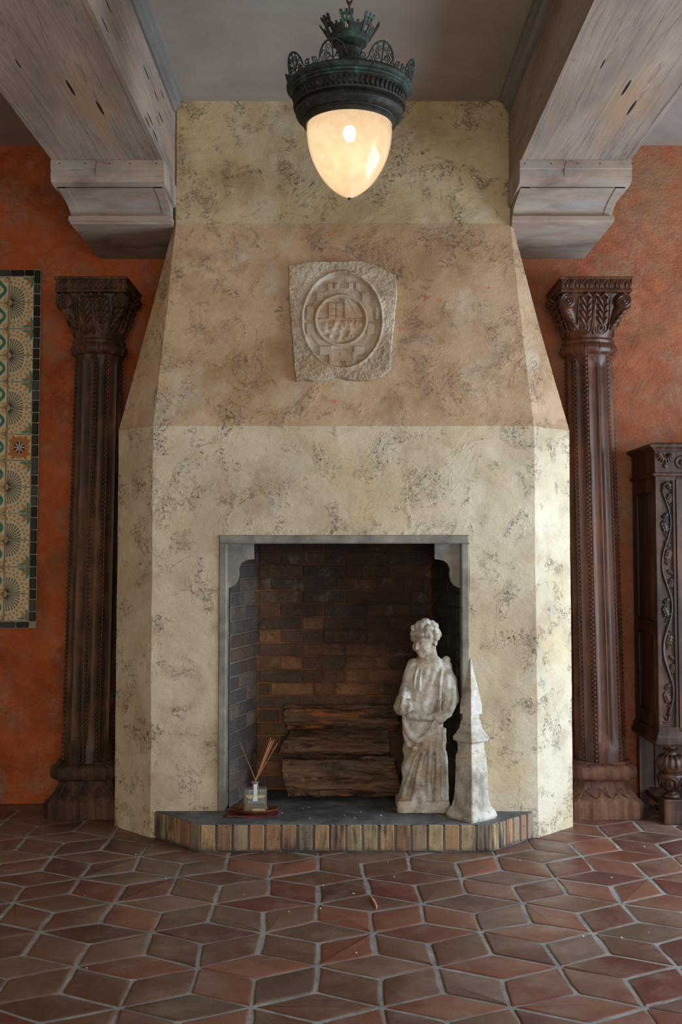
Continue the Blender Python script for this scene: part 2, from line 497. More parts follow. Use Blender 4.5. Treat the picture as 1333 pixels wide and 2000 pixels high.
def m_hearthbrick():
    t = NT('yellow_hearth_brick'); c = t.randco()
    n = t.noise(c, 16, 5, 0.65)
    col = t.mix(t.objcol(), srgb(150, 116, 84), t.rng(n, 0.42, 0.68, 0, 0.5))
    st = t.noise(t.mapv(c, scale=(1, 1, 0.1)), 60, 4, 0.6)
    pl = t.noise(t.pos(), 3.2, 3, 0.5)
    col = t.mix(col, srgb(56, 54, 56), t.math('MULTIPLY', t.rng(st, 0.40, 0.60), t.rng(pl, 0.40, 0.58, 0.15, 0.9)))
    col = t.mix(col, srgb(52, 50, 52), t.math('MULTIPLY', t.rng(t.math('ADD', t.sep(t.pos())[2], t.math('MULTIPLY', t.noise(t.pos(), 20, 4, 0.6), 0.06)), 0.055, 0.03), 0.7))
    pit = t.rng(t.noise(c, 90, 3, 0.5), 0.66, 0.72)
    col = t.mix(col, srgb(70, 50, 38), pit)
    return t.done(col, 0.85, t.bump(t.math('SUBTRACT', t.noise(c, 50, 5, 0.6), pit), 0.4, 0.004), 0.25)
M['hearthbrick'] = m_hearthbrick()
M['hearth_cement'] = m_simple('dark_hearth_cement', [(0.3, srgb(60, 60, 64)), (0.5, srgb(98, 98, 100)), (0.70, srgb(138, 136, 130))], 5, 0.7, 0.5, 30, 0.006)

def m_terracotta():
    t = NT('terracotta'); c = t.randco()
    n = t.noise(c, 5.5, 6, 0.65, 0.4); f = t.noise(c, 38, 5, 0.65)
    col = t.mix(t.objcol(), srgb(140, 118, 102), t.rng(n, 0.46, 0.72, 0, 0.6), 'MIX')
    col = t.mix(col, srgb(88, 60, 52), t.rng(t.noise(t.mapv(c, loc=(9, 4, 2)), 7, 5, 0.65), 0.50, 0.72, 0, 0.55))
    col = t.mix(col, srgb(86, 70, 60), t.rng(f, 0.55, 0.75, 0, 0.4))
    rough = t.rng(t.noise(c, 9, 5, 0.6), 0.3, 0.7, 0.30, 0.56)
    h = t.math('ADD', t.math('MULTIPLY', f, 0.4), t.math('MULTIPLY', t.noise(c, 8, 3, 0.5), 0.8))
    return t.done(col, rough, t.bump(h, 0.35, 0.006), 0.45)
M['terracotta'] = m_terracotta()

def m_bark():
    t = NT('split_log_wood'); c = t.randco(); g = t.mapv(c, scale=(0.12, 1, 1))
    n = t.noise(g, 22, 6, 0.7, 0.5); b = t.noise(t.mapv(c, scale=(0.4, 1, 1)), 6, 5, 0.62)
    col = t.ramp(n, [(0.32, srgb(44, 32, 24)), (0.5, srgb(98, 74, 56)), (0.68, srgb(134, 104, 78))])
    col = t.mix(col, srgb(166, 98, 56), t.rng(b, 0.60, 0.68, 0, 0.8))
    col = t.mix(col, srgb(116, 104, 94), t.rng(t.noise(t.mapv(c, scale=(0.5, 1, 1), loc=(4, 4, 1)), 7, 4, 0.6), 0.56, 0.68, 0, 0.6))
    return t.done(col, 0.9, t.bump(n, 0.6, 0.01), 0.15)
M['bark'] = m_bark()

def m_vcol():
    t = NT('painted_glazed_tile'); c = t.randco()
    a = t.n('ShaderNodeVertexColor'); a.layer_name = 'paint'
    col = t.mix(a.outputs['Color'], srgb(150, 138, 110), t.rng(t.noise(c, 30, 5, 0.65), 0.5, 0.75, 0, 0.5))
    return t.done(col, 0.22, t.bump(t.noise(c, 26, 3, 0.5), 0.25, 0.004), 0.5)
M['tile'] = m_vcol()
M['tile_grout'] = m_simple('beige_grout', [(0.4, srgb(150, 138, 116)), (0.6, srgb(172, 160, 136))], 20, 0.9)
def m_black():
    t = NT('black_glaze'); c = t.randco()
    col = t.mix(t.objcol(), srgb(96, 92, 84), t.rng(t.noise(c, 90, 4, 0.65), 0.60, 0.70, 0, 0.6))
    return t.done(col, 0.18, t.bump(t.noise(c, 40, 3, 0.5), 0.4, 0.004), 0.5)
M['black_glaze'] = m_black()

def m_plain(name, col, rough=0.6, spec=0.3, metal=0.0):
    t = NT(name); c = t.co()
    k = t.ramp(t.noise(c, 30, 4, 0.6), [(0.35, tuple(x*0.82 for x in col)), (0.65, tuple(min(1, x*1.12) for x in col))])
    return t.done(k, rough, None, spec, metal)

def m_glass(name, tint, alpha, rough=0.03):
    """thin clear glass: mostly see-through with a fresnel shine"""
    t = NT(name)
    tr = t.n('ShaderNodeBsdfTransparent'); tr.inputs[0].default_value = (*tint, 1)
    gl = t.n('ShaderNodeBsdfGlossy'); gl.inputs['Roughness'].default_value = rough
    fr = t.n('ShaderNodeFresnel'); fr.inputs['IOR'].default_value = 1.5
    k = t.math('ADD', t.math('MULTIPLY', fr.outputs[0], 0.6), alpha)
    mx = t.n('ShaderNodeMixShader'); t.put(mx.inputs[0], k)
    df = t.n('ShaderNodeBsdfDiffuse'); df.inputs[0].default_value = (0.9, 0.9, 0.86, 1)
    m2 = t.n('ShaderNodeMixShader'); m2.inputs[0].default_value = 0.10
    t.t.links.new(tr.outputs[0], m2.inputs[1]); t.t.links.new(df.outputs[0], m2.inputs[2])
    t.t.links.new(m2.outputs[0], mx.inputs[1]); t.t.links.new(gl.outputs[0], mx.inputs[2])
    t.t.links.new(mx.outputs[0], t.out.inputs[0])
    t.t.nodes.remove(t.b)
    return t.m
M['bottle_glass'] = m_glass('clear_bottle_glass', (0.93, 0.95, 0.93), 0.03)
M['oil'] = m_glass('amber_oil', (0.86, 0.70, 0.40), 0.02)

def m_globe():
    t = NT('frosted_seeded_glass'); c = t.co()
    tr = t.n('ShaderNodeBsdfTransparent'); tr.inputs[0].default_value = (1.0, 0.93, 0.8, 1)
    tl = t.n('ShaderNodeBsdfTranslucent')
    t.put(tl.inputs[0], t.ramp(t.noise(c, 26, 5, 0.6), [(0.35, (0.82, 0.68, 0.52)), (0.65, (0.92, 0.82, 0.70))]))
    df = t.n('ShaderNodeBsdfDiffuse'); df.inputs[0].default_value = (0.75, 0.68, 0.55, 1)
    gl = t.n('ShaderNodeBsdfGlossy'); gl.inputs['Roughness'].default_value = 0.08
    fr = t.n('ShaderNodeFresnel'); fr.inputs['IOR'].default_value = 1.45
    a = t.n('ShaderNodeMixShader'); a.inputs[0].default_value = 0.22
    t.t.links.new(tl.outputs[0], a.inputs[1]); t.t.links.new(df.outputs[0], a.inputs[2])
    b = t.n('ShaderNodeMixShader'); b.inputs[0].default_value = 0.70
    t.t.links.new(tr.outputs[0], b.inputs[1]); t.t.links.new(a.outputs[0], b.inputs[2])
    d = t.n('ShaderNodeMixShader'); t.put(d.inputs[0], fr.outputs[0])
    t.t.links.new(b.outputs[0], d.inputs[1]); t.t.links.new(gl.outputs[0], d.inputs[2])
    t.t.links.new(d.outputs[0], t.out.inputs[0]); t.t.nodes.remove(t.b)
    return t.m
M['globe'] = m_globe()
def m_emit(name, col, strength):
    t = NT(name); e = t.n('ShaderNodeEmission'); e.inputs[0].default_value = (*col, 1); e.inputs[1].default_value = strength
    t.t.links.new(e.outputs[0], t.out.inputs[0]); t.t.nodes.remove(t.b); return t.m
M['bulb'] = m_emit('lit_bulb', (1.0, 0.84, 0.62), 5)

#=== STRUCTURE
YW = 5.97          # back wall
ZC = 3.673         # ceiling
XR = 3.5           # right wall
XL = -3.5
YR = -3.5          # wall behind the camera

wall = mk('wall_back', *box(XL-0.2, XR+0.2, YW, YW+0.2, -0.1, ZC+0.1), M['wall'])
tag(wall, kind='structure')
tag(mk('ceiling', *box(XL-0.2, XR+0.2, YR-0.2, YW+0.2, ZC, ZC+0.15), M['ceiling']), kind='structure')
tag(mk('wall_left', *box(XL-0.2, XL, YR, YW, -0.1, ZC), M['cream_wall']), kind='structure')
mb = MB()   # right wall with two tall window openings
for y0, y1, z0, z1 in ((YR, 2.6, 0, ZC), (3.9, 4.2, 0, ZC), (5.5, YW, 0, ZC), (2.6, 3.9, 0, 0.3), (2.6, 3.9, 2.4, ZC), (4.2, 5.5, 0, 0.3), (4.2, 5.5, 2.4, ZC)):
    mb.add(box(XR, XR+0.2, y0, y1, z0-0.1, z1))
tag(mb.build('wall_right', M['cream_wall']), kind='structure')
mb = MB()
for x0, x1, z0, z1 in ((XL, -2.3, 0, ZC), (1.5, XR, 0, ZC), (-2.3, 1.5, 0, 0.5), (-2.3, 1.5, 2.7, ZC)):
    mb.add(box(x0, x1, YR-0.2, YR, z0-0.1, z1))
tag(mb.build('wall_rear', M['cream_wall']), kind='structure')
for k, (y0, y1) in enumerate(((2.6, 3.9), (4.2, 5.5))):
    w = MB()
    for a, b in ((y0, y0+.06), (y1-.06, y1), ((y0+y1)/2-.025, (y0+y1)/2+.025)): w.add(box(XR+.06, XR+.12, a, b, .3, 2.4))
    for a, b in ((.3, .36), (2.34, 2.4), (1.0, 1.04), (1.7, 1.74)): w.add(box(XR+.065, XR+.115, y0, y1, a, b))
    tag(w.build('window_%d' % (k+1), M['trim_stone']), kind='structure')

# ---- floor: grout bed, with terracotta lozenge tiles laid as tumbling blocks
floor = mk('floor', *box(XL-0.2, XR+0.2, YR-0.2, YW+0.2, -0.12, -0.0035), M['grout'])
tag(floor, kind='structure')
TW, TR = 0.4025, 0.322
def lat(i, j): return (-0.09 + TW*i + 0.194*j, 3.682 + TR*j)
_jit = {}
def vtx(key, p):
    if key not in _jit:
        _jit[key] = (p[0] + random.gauss(0, .0055), p[1] + random.gauss(0, .0055))
    return _jit[key]
def Apt(i, j): return vtx(('A', i, j), lat(i, j))
def Up(i, j):   # centroid of triangle (i,j),(i+1,j),(i,j+1)
    a, b, c = lat(i, j), lat(i+1, j), lat(i, j+1)
    return vtx(('U', i, j), ((a[0]+b[0]+c[0])/3, (a[1]+b[1]+c[1])/3))
def Dn(i, j):   # centroid of triangle (i,j),(i,j+1),(i-1,j+1)
    a, b, c = lat(i, j), lat(i, j+1), lat(i-1, j+1)
    return vtx(('D', i, j), ((a[0]+b[0]+c[0])/3, (a[1]+b[1]+c[1])/3))
rhombi = []
for j in range(-16, 9):
    for i in range(-16, 17):
        rhombi.append((Apt(i, j), Dn(i+1, j-1), Apt(i+1, j), Up(i, j)))              # lying lozenge
        rhombi.append((Apt(i, j), Up(i, j), Apt(i, j+1), Dn(i, j)))
        rhombi.append((Apt(i+1, j), Dn(i+1, j), Apt(i, j+1), Up(i, j)))
def tile_mesh(q):
    c = Vector((sum(p[0] for p in q)/4, sum(p[1] for p in q)/4, 0))
    Q = [Vector((p[0], p[1], 0)) - c for p in q]
    gap = 0.0065
    out = []
    for k in range(4):
        a, b = Q[k], Q[(k+1) % 4]
        e = (b-a).normalized(); nrm = Vector((-e.y, e.x, 0))
        if nrm.dot(a) > 0: nrm = -nrm
        g = gap + random.uniform(-.002, .003); bow = random.gauss(0, .003)
        for s in (0.06, 0.35, 0.65, 0.94):
            out.append(a.lerp(b, s) + nrm*(g + bow*(4*s*(1-s)) + random.gauss(0, .0010)))
    area = sum(out[i].x*out[i-1].y - out[i-1].x*out[i].y for i in range(len(out)))
    if area > 0: out.reverse()
    n = len(out)
    tx, ty = random.gauss(0, .004), random.gauss(0, .004)
    v = []
    for sc, z in ((1.0, -.02), (1.0, -.003), (0.975, -.0010), (0.91, 0.0)):
        for p in out: v.append((p.x*sc, p.y*sc, z + (tx*p.x + ty*p.y if z > -.01 else 0)))
    f = []
    for r in range(3):
        for i in range(n): f.append((r*n+i, r*n+(i+1) % n, (r+1)*n+(i+1) % n, (r+1)*n+i))
    f.append(tuple(3*n+i for i in range(n)))
    return c, v, f
TPAL = [srgb(118, 84, 66), srgb(110, 76, 60), srgb(126, 96, 76), srgb(112, 88, 72), srgb(124, 92, 74), srgb(104, 72, 58)]
TRED = [srgb(128, 76, 60), srgb(118, 66, 54), srgb(136, 88, 70), srgb(108, 66, 56), srgb(144, 90, 70), srgb(122, 92, 80)]
def in_view(c):
    if c.y < 2.85 or c.y > 5.99: return False
    if abs(c.x) > 0.335*c.y + 0.28: return False
    if abs(c.x) < 0.85 and c.y > 5.45: return False
    return True
near = []; far = []
for q in rhombi:
    cx = sum(p[0] for p in q)/4; cy = sum(p[1] for p in q)/4
    if abs(cx) > XR-.1 or cy > YW+.08 or cy < -1.4: continue
    (near if in_view(Vector((cx, cy, 0))) else far).append(q)
for q in near:
    c, v, f = tile_mesh(q)
    o = mk('floor_tile', v, f, M['terracotta'], floor, True, 40)
    o.location = c
    k = random.choice(TRED if random.random() < .5 + .32*c.x else TPAL); s = random.uniform(.74, .98)
    o.color = (k[0]*s, k[1]*s, k[2]*s, 1)
mb = MB()
for q in far:
    c, v, f = tile_mesh(q)
    mb.add((v, f), Matrix.Translation(c))
o = mb.build('floor_tile_field', M['terracotta'], floor); o.color = (*TPAL[0], 1); tag(o, kind='stuff')

# ---- the fireplace: chimney breast, stone surround, firebox, hearth
fire = empty('fireplace', (0, 5.283, 0))
tag(fire, 'tall cream plaster fireplace with tapering hood and brick hearth', 'fireplace')
FY = 5.283
def F(v): return [(p[0], p[1]-FY, p[2]) for p in v]   # world -> fireplace space
HZ = 0.126                                           # hearth height
OX0, OX1, OZ = -0.613, 0.615, 1.463                  # fireplace opening
ZS, ZJ = 2.0, 3.04                                   # shoulder and top of the hood

def patch(P00, P10, P01, P11, nu, nv, store, skip=None):
    """bilinear grid patch; store: MB"""
    P00, P10, P01, P11 = map(Vector, (P00, P10, P01, P11))
    n0 = len(store.v)
    for b in range(nv+1):
        for a in range(nu+1):
            u, w = a/nu, b/nv
            store.v.append(tuple(P00.lerp(P10, u).lerp(P01.lerp(P11, u), w)))
    for b in range(nv):
        for a in range(nu):
            i = n0 + b*(nu+1)+a
            store.f.append((i, i+1, i+nu+2, i+nu+1))
def cells(L, s=0.025): return max(1, int(round(L/s)))
lo_pts = [(-1.155, YW+.02), (-1.155, 5.49), (-0.94, FY), (0.94, FY), (1.155, 5.49), (1.155, YW+.02)]
hi_pts = [(-0.87, YW+.02), (-0.868, 5.405), (-0.850, 5.365), (0.842, 5.365), (0.860, 5.405), (0.862, YW+.02)]
def wall_band(ptsA, zA, ptsB, zB, store, hole=None):
    for k in range(5):
        a0, a1, b0, b1 = ptsA[k], ptsA[k+1], ptsB[k], ptsB[k+1]
        L = math.dist(a0, a1)
        patch((*a0, zA), (*a1, zA), (*b0, zB), (*b1, zB), cells(L), cells(abs(zB-zA)), store)
def rough_up(store, amp, name, mat):
    bm = bmesh.new()
    vs = [bm.verts.new(p) for p in store.v]
    for q in store.f: bm.faces.new([vs[i] for i in q])
    bmesh.ops.remove_doubles(bm, verts=bm.verts, dist=0.002)
    me = bpy.data.meshes.new(name); bm.to_mesh(me); bm.free()
    c = co_of(me)
    d = fbm(c, 2.2, 2)*amp*1.3 + fbm(c, 9, 4, 0.6)*amp*0.8
    dirv = np.stack([c[:,0]*0.5, -np.ones(len(c)), np.zeros(len(c))], 1)
    dirv /= np.linalg.norm(dirv, axis=1)[:, None]
    keep = (c[:,1] < YW-0.02)
    c = c + dirv*(d*keep)[:, None]
    c[:,1] -= FY
    set_co(me, c)
    return link(name, me, mat, fire, True, 30)

body = MB()
for k in (0, 1, 3, 4):      # lower flanks
    a0, a1 = lo_pts[k], lo_pts[k+1]
    patch((*a0, 0), (*a1, 0), (*a0, ZS), (*a1, ZS), cells(math.dist(a0, a1)), cells(ZS), body)
xs = [-0.94, OX0, OX1, 0.94]; zs = [0, HZ, OZ, ZS]
for a in range(3):
    for b in range(3):
        if a == 1 and b <= 1: continue
        patch((xs[a], FY, zs[b]), (xs[a+1], FY, zs[b]), (xs[a], FY, zs[b+1]), (xs[a+1], FY, zs[b+1]), cells(xs[a+1]-xs[a]), cells(zs[b+1]-zs[b]), body)
for xa in (OX0, OX1):   # reveals of the opening
    patch((xa, FY, 0), (xa, FY+.1, 0), (xa, FY, OZ), (xa, FY+.1, OZ), 2, 53, body)
patch((OX0, FY, OZ), (OX1, FY, OZ), (OX0, FY+.1, OZ), (OX1, FY+.1, OZ), 49, 2, body)
rough_up(body, 0.006, 'chimney_base', M['plaster'])
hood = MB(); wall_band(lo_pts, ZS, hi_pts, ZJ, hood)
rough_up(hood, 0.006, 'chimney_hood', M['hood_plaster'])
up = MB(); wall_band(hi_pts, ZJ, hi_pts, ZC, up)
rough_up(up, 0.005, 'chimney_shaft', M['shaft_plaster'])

# stone surround
sur = MB()
jt = 0.040
def FB(x0, x1, y0, y1, z0, z1, b=.006): return (lambda vf: (F(vf[0]), vf[1]))(bbox(x0, x1, y0, y1, z0, z1, b))
mk('jamb', *FB(OX0, OX0+jt, FY-.008, FY+.10, HZ, OZ-jt), M['trim_stone'], fire)
mk('jamb', *FB(OX1-jt, OX1, FY-.008, FY+.10, HZ, OZ-jt), M['trim_stone'], fire)
mk('lintel', *FB(OX0, OX1, FY-.010, FY+.11, OZ-jt-.002, OZ), M['trim_stone'], fire)
bp = [(105,82),(228,82),(228,158),(208,160),(186,165),(166,180),(156,203),(158,232),(152,262),(138,282),(118,293),(105,297)]
S = 0.00251/2.4236
def brk(sign, x_edge):
    P = [(x_edge + sign*(x-105)*S, OZ-jt - (y-82)*S) for x, y in bp]
    v, f = prism(P, 'y', FY+.035, FY+.095)
    mk('bracket', F(v), f, M['trim_stone'], fire)
brk(1, OX0+jt-.002); brk(-1, OX1-jt+.002)

# firebox shell (mortar) with single bricks
BY = 5.75; BXL, BXR = -0.455, 0.468
fb = MB()
def quad(store, *p): 
    n = len(store.v); store.v += p; store.f.append(tuple(range(n, n+len(p))))
IX0, IX1 = OX0+jt+.012, OX1-jt-.012
ZT = 1.62
quad(fb, (BXL-.03, BY+.005, 0), (BXR+.03, BY+.005, 0), (BXR+.03, BY+.005, ZT), (BXL-.03, BY+.005, ZT))
fs = MB()
quad(fs, (IX0-.006, FY+.09, 0), (BXL-.006, BY+.012, 0), (BXL-.006, BY+.012, ZT), (IX0-.006, FY+.09, ZT))
quad(fs, (IX1+.006, FY+.09, 0), (BXR+.006, BY+.012, 0), (BXR+.006, BY+.012, ZT), (IX1+.006, FY+.09, ZT))
quad(fb, (IX0-.05, FY+.09, ZT), (IX1+.05, FY+.09, ZT), (BXR+.05, BY+.03, ZT), (BXL-.05, BY+.03, ZT))
quad(fb, (IX0-.05, FY+.09, OZ-.03), (IX1+.05, FY+.09, OZ-.03), (IX1+.05, FY+.09, ZT), (IX0-.05, FY+.09, ZT))
firebox = mk('firebox', F(fb.v), fb.f, M['mortar'], fire)
for k in (0, 4): mk('side_mortar', F(fs.v[k:k+4]), [(0, 1, 2, 3)], M['mortar_side'], firebox)
def brick_mesh(L, D, H, name):
    v, f = bbox(-L/2, L/2, -D/2, D/2, -H/2, H/2, .004)
    me = bpy.data.meshes.new(name); me.from_pydata(v, [], f); me.update(); me.materials.append(M['firebrick'])
    return me
course = 0.0695
BP = [srgb(132, 92, 66), srgb(112, 82, 62), srgb(146, 104, 74), srgb(100, 78, 64), srgb(122, 88, 62), srgb(92, 74, 62)]
_bm = {}
BG = [srgb(112, 98, 90), srgb(98, 88, 84), srgb(124, 106, 94), srgb(90, 80, 78), srgb(106, 84, 70)]
def put_brick(p0, dirv, inward, a, b, z, mat='firebrick', par=None, H=course-.007, D=.05, pal=None):
    """brick from distance a to b along dirv from p0, its face on the wall line"""
    L = round(b-a-.007, 3)
    if L < .015: return
    k = (L, round(H, 3), mat)
    if k not in _bm:
        _bm[k] = brick_mesh(L, D, H, 'brick')
    o = bpy.data.objects.new('brick', _bm[k]); COL.objects.link(o); o.parent = firebox
    m = (a+b)/2
    off = D/2 + random.uniform(-.002, .003)
    c = Vector(p0) + Vector(dirv)*m - Vector(inward)*off
    o.location = (c.x, c.y-FY, z)
    o.rotation_euler = (0, random.gauss(0, .003), math.atan2(dirv[1], dirv[0]))
    k = random.choice(pal or BP); s = random.uniform(.8, 1.1); o.color = (k[0]*s, k[1]*s, k[2]*s, 1)
def course_cuts(L, r, full=.2315):
    cuts = [0.0]
    x = (full/2 if r % 2 else full) * random.choice((1, 1, 1, .55))
    while x < L-.03:
        cuts.append(x); x += full if random.random() < .8 else full/2
    cuts.append(L)
    return [round(c, 3) for c in cuts]
sl = Vector((BXL-IX0, BY-(FY+.09), 0)); sr = Vector((BXR-IX1, BY-(FY+.09), 0))
for r in range(20):
    z = HZ + .004 + course*(r+.5)
    cs = course_cuts(BXR-BXL, r)
    for a, b in zip(cs, cs[1:]): put_brick((BXL, BY, 0), (1, 0, 0), (0, -1, 0), a, b, z)
    for sv, x0, sg in ((sl, IX0, 1), (sr, IX1, -1)):
        d = sv.normalized(); inw = Vector((d.y, -d.x, 0))*sg
        cs = course_cuts(sv.length, r+1)
        for a, b in zip(cs, cs[1:]): put_brick((x0, FY+.09, 0), d, inw, a, b, z, pal=BG)

# hearth: cement top with a soldier course of brick round the front
hp = [(-0.935, 5.30), (-0.665, 5.034), (0.686, 5.034), (0.958, 5.315)]
hin = [(-0.88, 5.32), (-0.63, 5.115), (0.65, 5.115), (0.90, 5.33)]
poly = hin[:] + [(0.56, 5.33), (0.56, 5.40), (0.47, BY), (-0.46, BY), (-0.56, 5.40), (-0.56, 5.33)]
poly = [hin[0], hin[1], hin[2], hin[3], (IX1, 5.34), (IX1, FY+.09), (BXR, BY+.01), (BXL, BY+.01), (IX0, FY+.09), (IX0, 5.34)]
v, f = prism(poly, 'z', 0.0, HZ-.001)
hearth = mk('hearth', F(v), f, M['hearth_cement'], fire)
bm_ = MB()
v, f = prism([(-.93, 5.303), (-.663, 5.04), (.684, 5.04), (.953, 5.318), (.90, 5.345), (-.88, 5.345)], 'z', 0, HZ-.008)
mk('hearth_mortar_bed', F(v), f, M['hearth_cement'], hearth)
sk = [(-.928, 5.302), (-.663, 5.040), (.684, 5.040), (.951, 5.317), (.90, 5.345), (-.88, 5.345)]
v, f = prism(sk, 'z', HZ-.004, HZ)
mk('cement_skim', F(v), f, M['hearth_cement'], hearth)
HP = [srgb(176, 136, 100), srgb(180, 148, 108), srgb(158, 122, 94), srgb(146, 130, 112), srgb(178, 158, 120), srgb(160, 140, 114)]
def hearth_run(p, q, n):
    P, Q = Vector((*p, 0)), Vector((*q, 0)); d = (Q-P); L = d.length; d.normalize(); inw = Vector((-d.y, d.x, 0))
    w = L/n
    v, f = bbox(-(w-.009)/2, (w-.009)/2, 0, .08, .004, HZ-.003, .004)
    me = bpy.data.meshes.new('brick'); me.from_pydata(v, [], f); me.update(); me.materials.append(M['hearthbrick'])
    for k in range(n):
        o = bpy.data.objects.new('brick', me); COL.objects.link(o); o.parent = hearth
        c = P + d*(w*(k+.5)) + inw*random.uniform(-.002, .002)
        o.location = (c.x, c.y-FY, random.uniform(-.002, .001)); o.rotation_euler = (0, 0, math.atan2(d.y, d.x))
        kk = random.choice(HP); s = random.uniform(.85, 1.1); o.color = (kk[0]*s, kk[1]*s, kk[2]*s, 1)
hearth_run(hp[0], hp[1], 5); hearth_run(hp[1], hp[2], 18); hearth_run(hp[2], hp[3], 7)

# ---- ceiling beams and their corbels
def beam(x_in, x_out, sg, label):
    """sg +1: the inner side faces +x (left beam)"""
    b = empty('ceiling_beam', ((x_in+x_out)/2, 1.2, 3.23)); cx = (x_in+x_out)/2
    tag(b, label, 'beam', 'ceiling beams')
    def part(name, x0, x1, z0, z1, mat, y0=YR, y1=YW):
        bm = MB().add(box(min(x0, x1)-cx, max(x0, x1)-cx, y0-1.2, y1-1.2, z0-3.23, z1-3.23))
        return bm.build(name, mat, b)
    t = .022
    part('soffit_board', x_in-sg*t, x_out+sg*t, 3.23, 3.255, M['beam'])
    part('side_board', x_in, x_in-sg*t, 3.2288, ZC, M['beam'])
    part('side_board', x_out, x_out+sg*t, 3.2288, ZC, M['beam'])
    for xe, s in ((x_in, sg), (x_out, -sg)):
        yend = 5.30 if xe == x_in else YW
        prof = [(0, 0), (.012, 0), (.016, .022), (.030, .030), (.034, .056), (.052, .062), (.052, .085), (0, .085)]
        v, f = prism([(s*p, ZC-.085+q-3.23) for p, q in prof], 'y', YR-1.2, yend-1.2)
        mk('crown_moulding', [(p[0]+xe-cx, p[1], p[2]) for p in v], f, M['moulding'], b)
    return b
def corbel(x_in, x_out, label):
    xa, xb = min(x_in, x_out), max(x_in, x_out); w = xb-xa
    c = empty('beam_corbel', ((xa+xb)/2, YW, 3.0)); tag(c, label, 'corbel', 'carved corbels under the beams')
    def part(name, poly, x0=0.0, x1=0.0, mat='corbel'):
        v, f = prism([(y-YW, z-3.0) for y, z in poly], 'x', -w/2+x0, w/2-x1)
        o = mk(name, v, f, M[mat], c); o.data.set_sharp_from_angle(angle=.5); return o
    part('cap_band', [(4.988, 3.229), (4.988, 3.190), (4.994, 3.186), (4.992, 3.150), (5.002, 3.128), (5.03, 3.122), (YW, 3.122), (YW, 3.229)], -.006, -.006)
    cove = [(5.055, 3.122)]
    for k in range(13):
        a = k/12*PI/2
        cove.append((5.065 + .262*math.sin(a)**1.3, 3.122 - .066*(1-math.cos(a))))
    cove += [(YW, 3.056), (YW, 3.122)]
    part('cove_block', cove, .012, .012)
    part('lower_band', [(5.292, 3.056), (5.290, 3.034), (5.30, 3.030), (YW, 3.030), (YW, 3.056)], .004, .004)
    part('soffit_board', [(5.315, 3.030), (5.315, 3.022), (YW, 3.022), (YW, 3.030)], .008, .008)
    for sx in (-1, 1):     # end boards of the cove
        v, f = prism([(y-YW-.003, z-3.0-.003) for y, z in cove], 'x', sx*(w/2-.010), sx*(w/2-.052))
        mk('end_board', v, f, M['corbel'], c)
    for k in range(5):
        v, f = ball((-w/2+.03+(w-.06)*k/4+random.gauss(0, .012), 4.988-YW, 3.212-3.0), (.0035, .002, .004), 6, 4)
        mk('nail', v, f, M['iron'], c)
    xc = -w/2 + .40*w      # drying crack down the cap
    pts = [(xc+.006, 4.9875-YW, .224), (xc+.001, 4.9875-YW, .205), (xc-.004, 4.9905-YW, .180), (xc-.003, 4.9925-YW, .150)]
    mk('crack', *tube(pts, [.0006, .0022, .0026, .0008], 5, flat=.6), M['iron'], c)
    return c
beam(-0.857, -1.380, 1, 'limewashed ceiling beam on the left, above the tile panel side')
beam(0.838, 1.356, -1, 'limewashed ceiling beam on the right with knotty pale soffit')
corbel(-0.857, -1.380, 'grey timber corbel under the left beam, beside the chimney hood')
corbel(0.838, 1.356, 'pale timber corbel under the right beam, beside the chimney hood')
#=== OBJECTS
# ---- carved wooden columns
def octa(hx, hy, c, z, cy=0.0):
    return [(hx-c, cy-hy, z), (hx, cy-hy+c, z), (hx, cy+hy-c, z), (hx-c, cy+hy, z), (-hx+c, cy+hy, z), (-hx, cy+hy-c, z), (-hx, cy-hy+c, z), (-hx+c, cy-hy, z)]
def spiral(c, r0, turns, axis='y', sg=1, n=40, start=0.0, k=0.82):
    out = []
    for i in range(n+1):
        u = i/n; a = start + sg*u*turns*2*PI; r = r0*(1-k*u)
        p = (r*math.cos(a), r*math.sin(a))
        out.append((c[0]+p[0], c[1], c[2]+p[1]) if axis == 'y' else (c[0], c[1]+p[0], c[2]+p[1]))
    return out

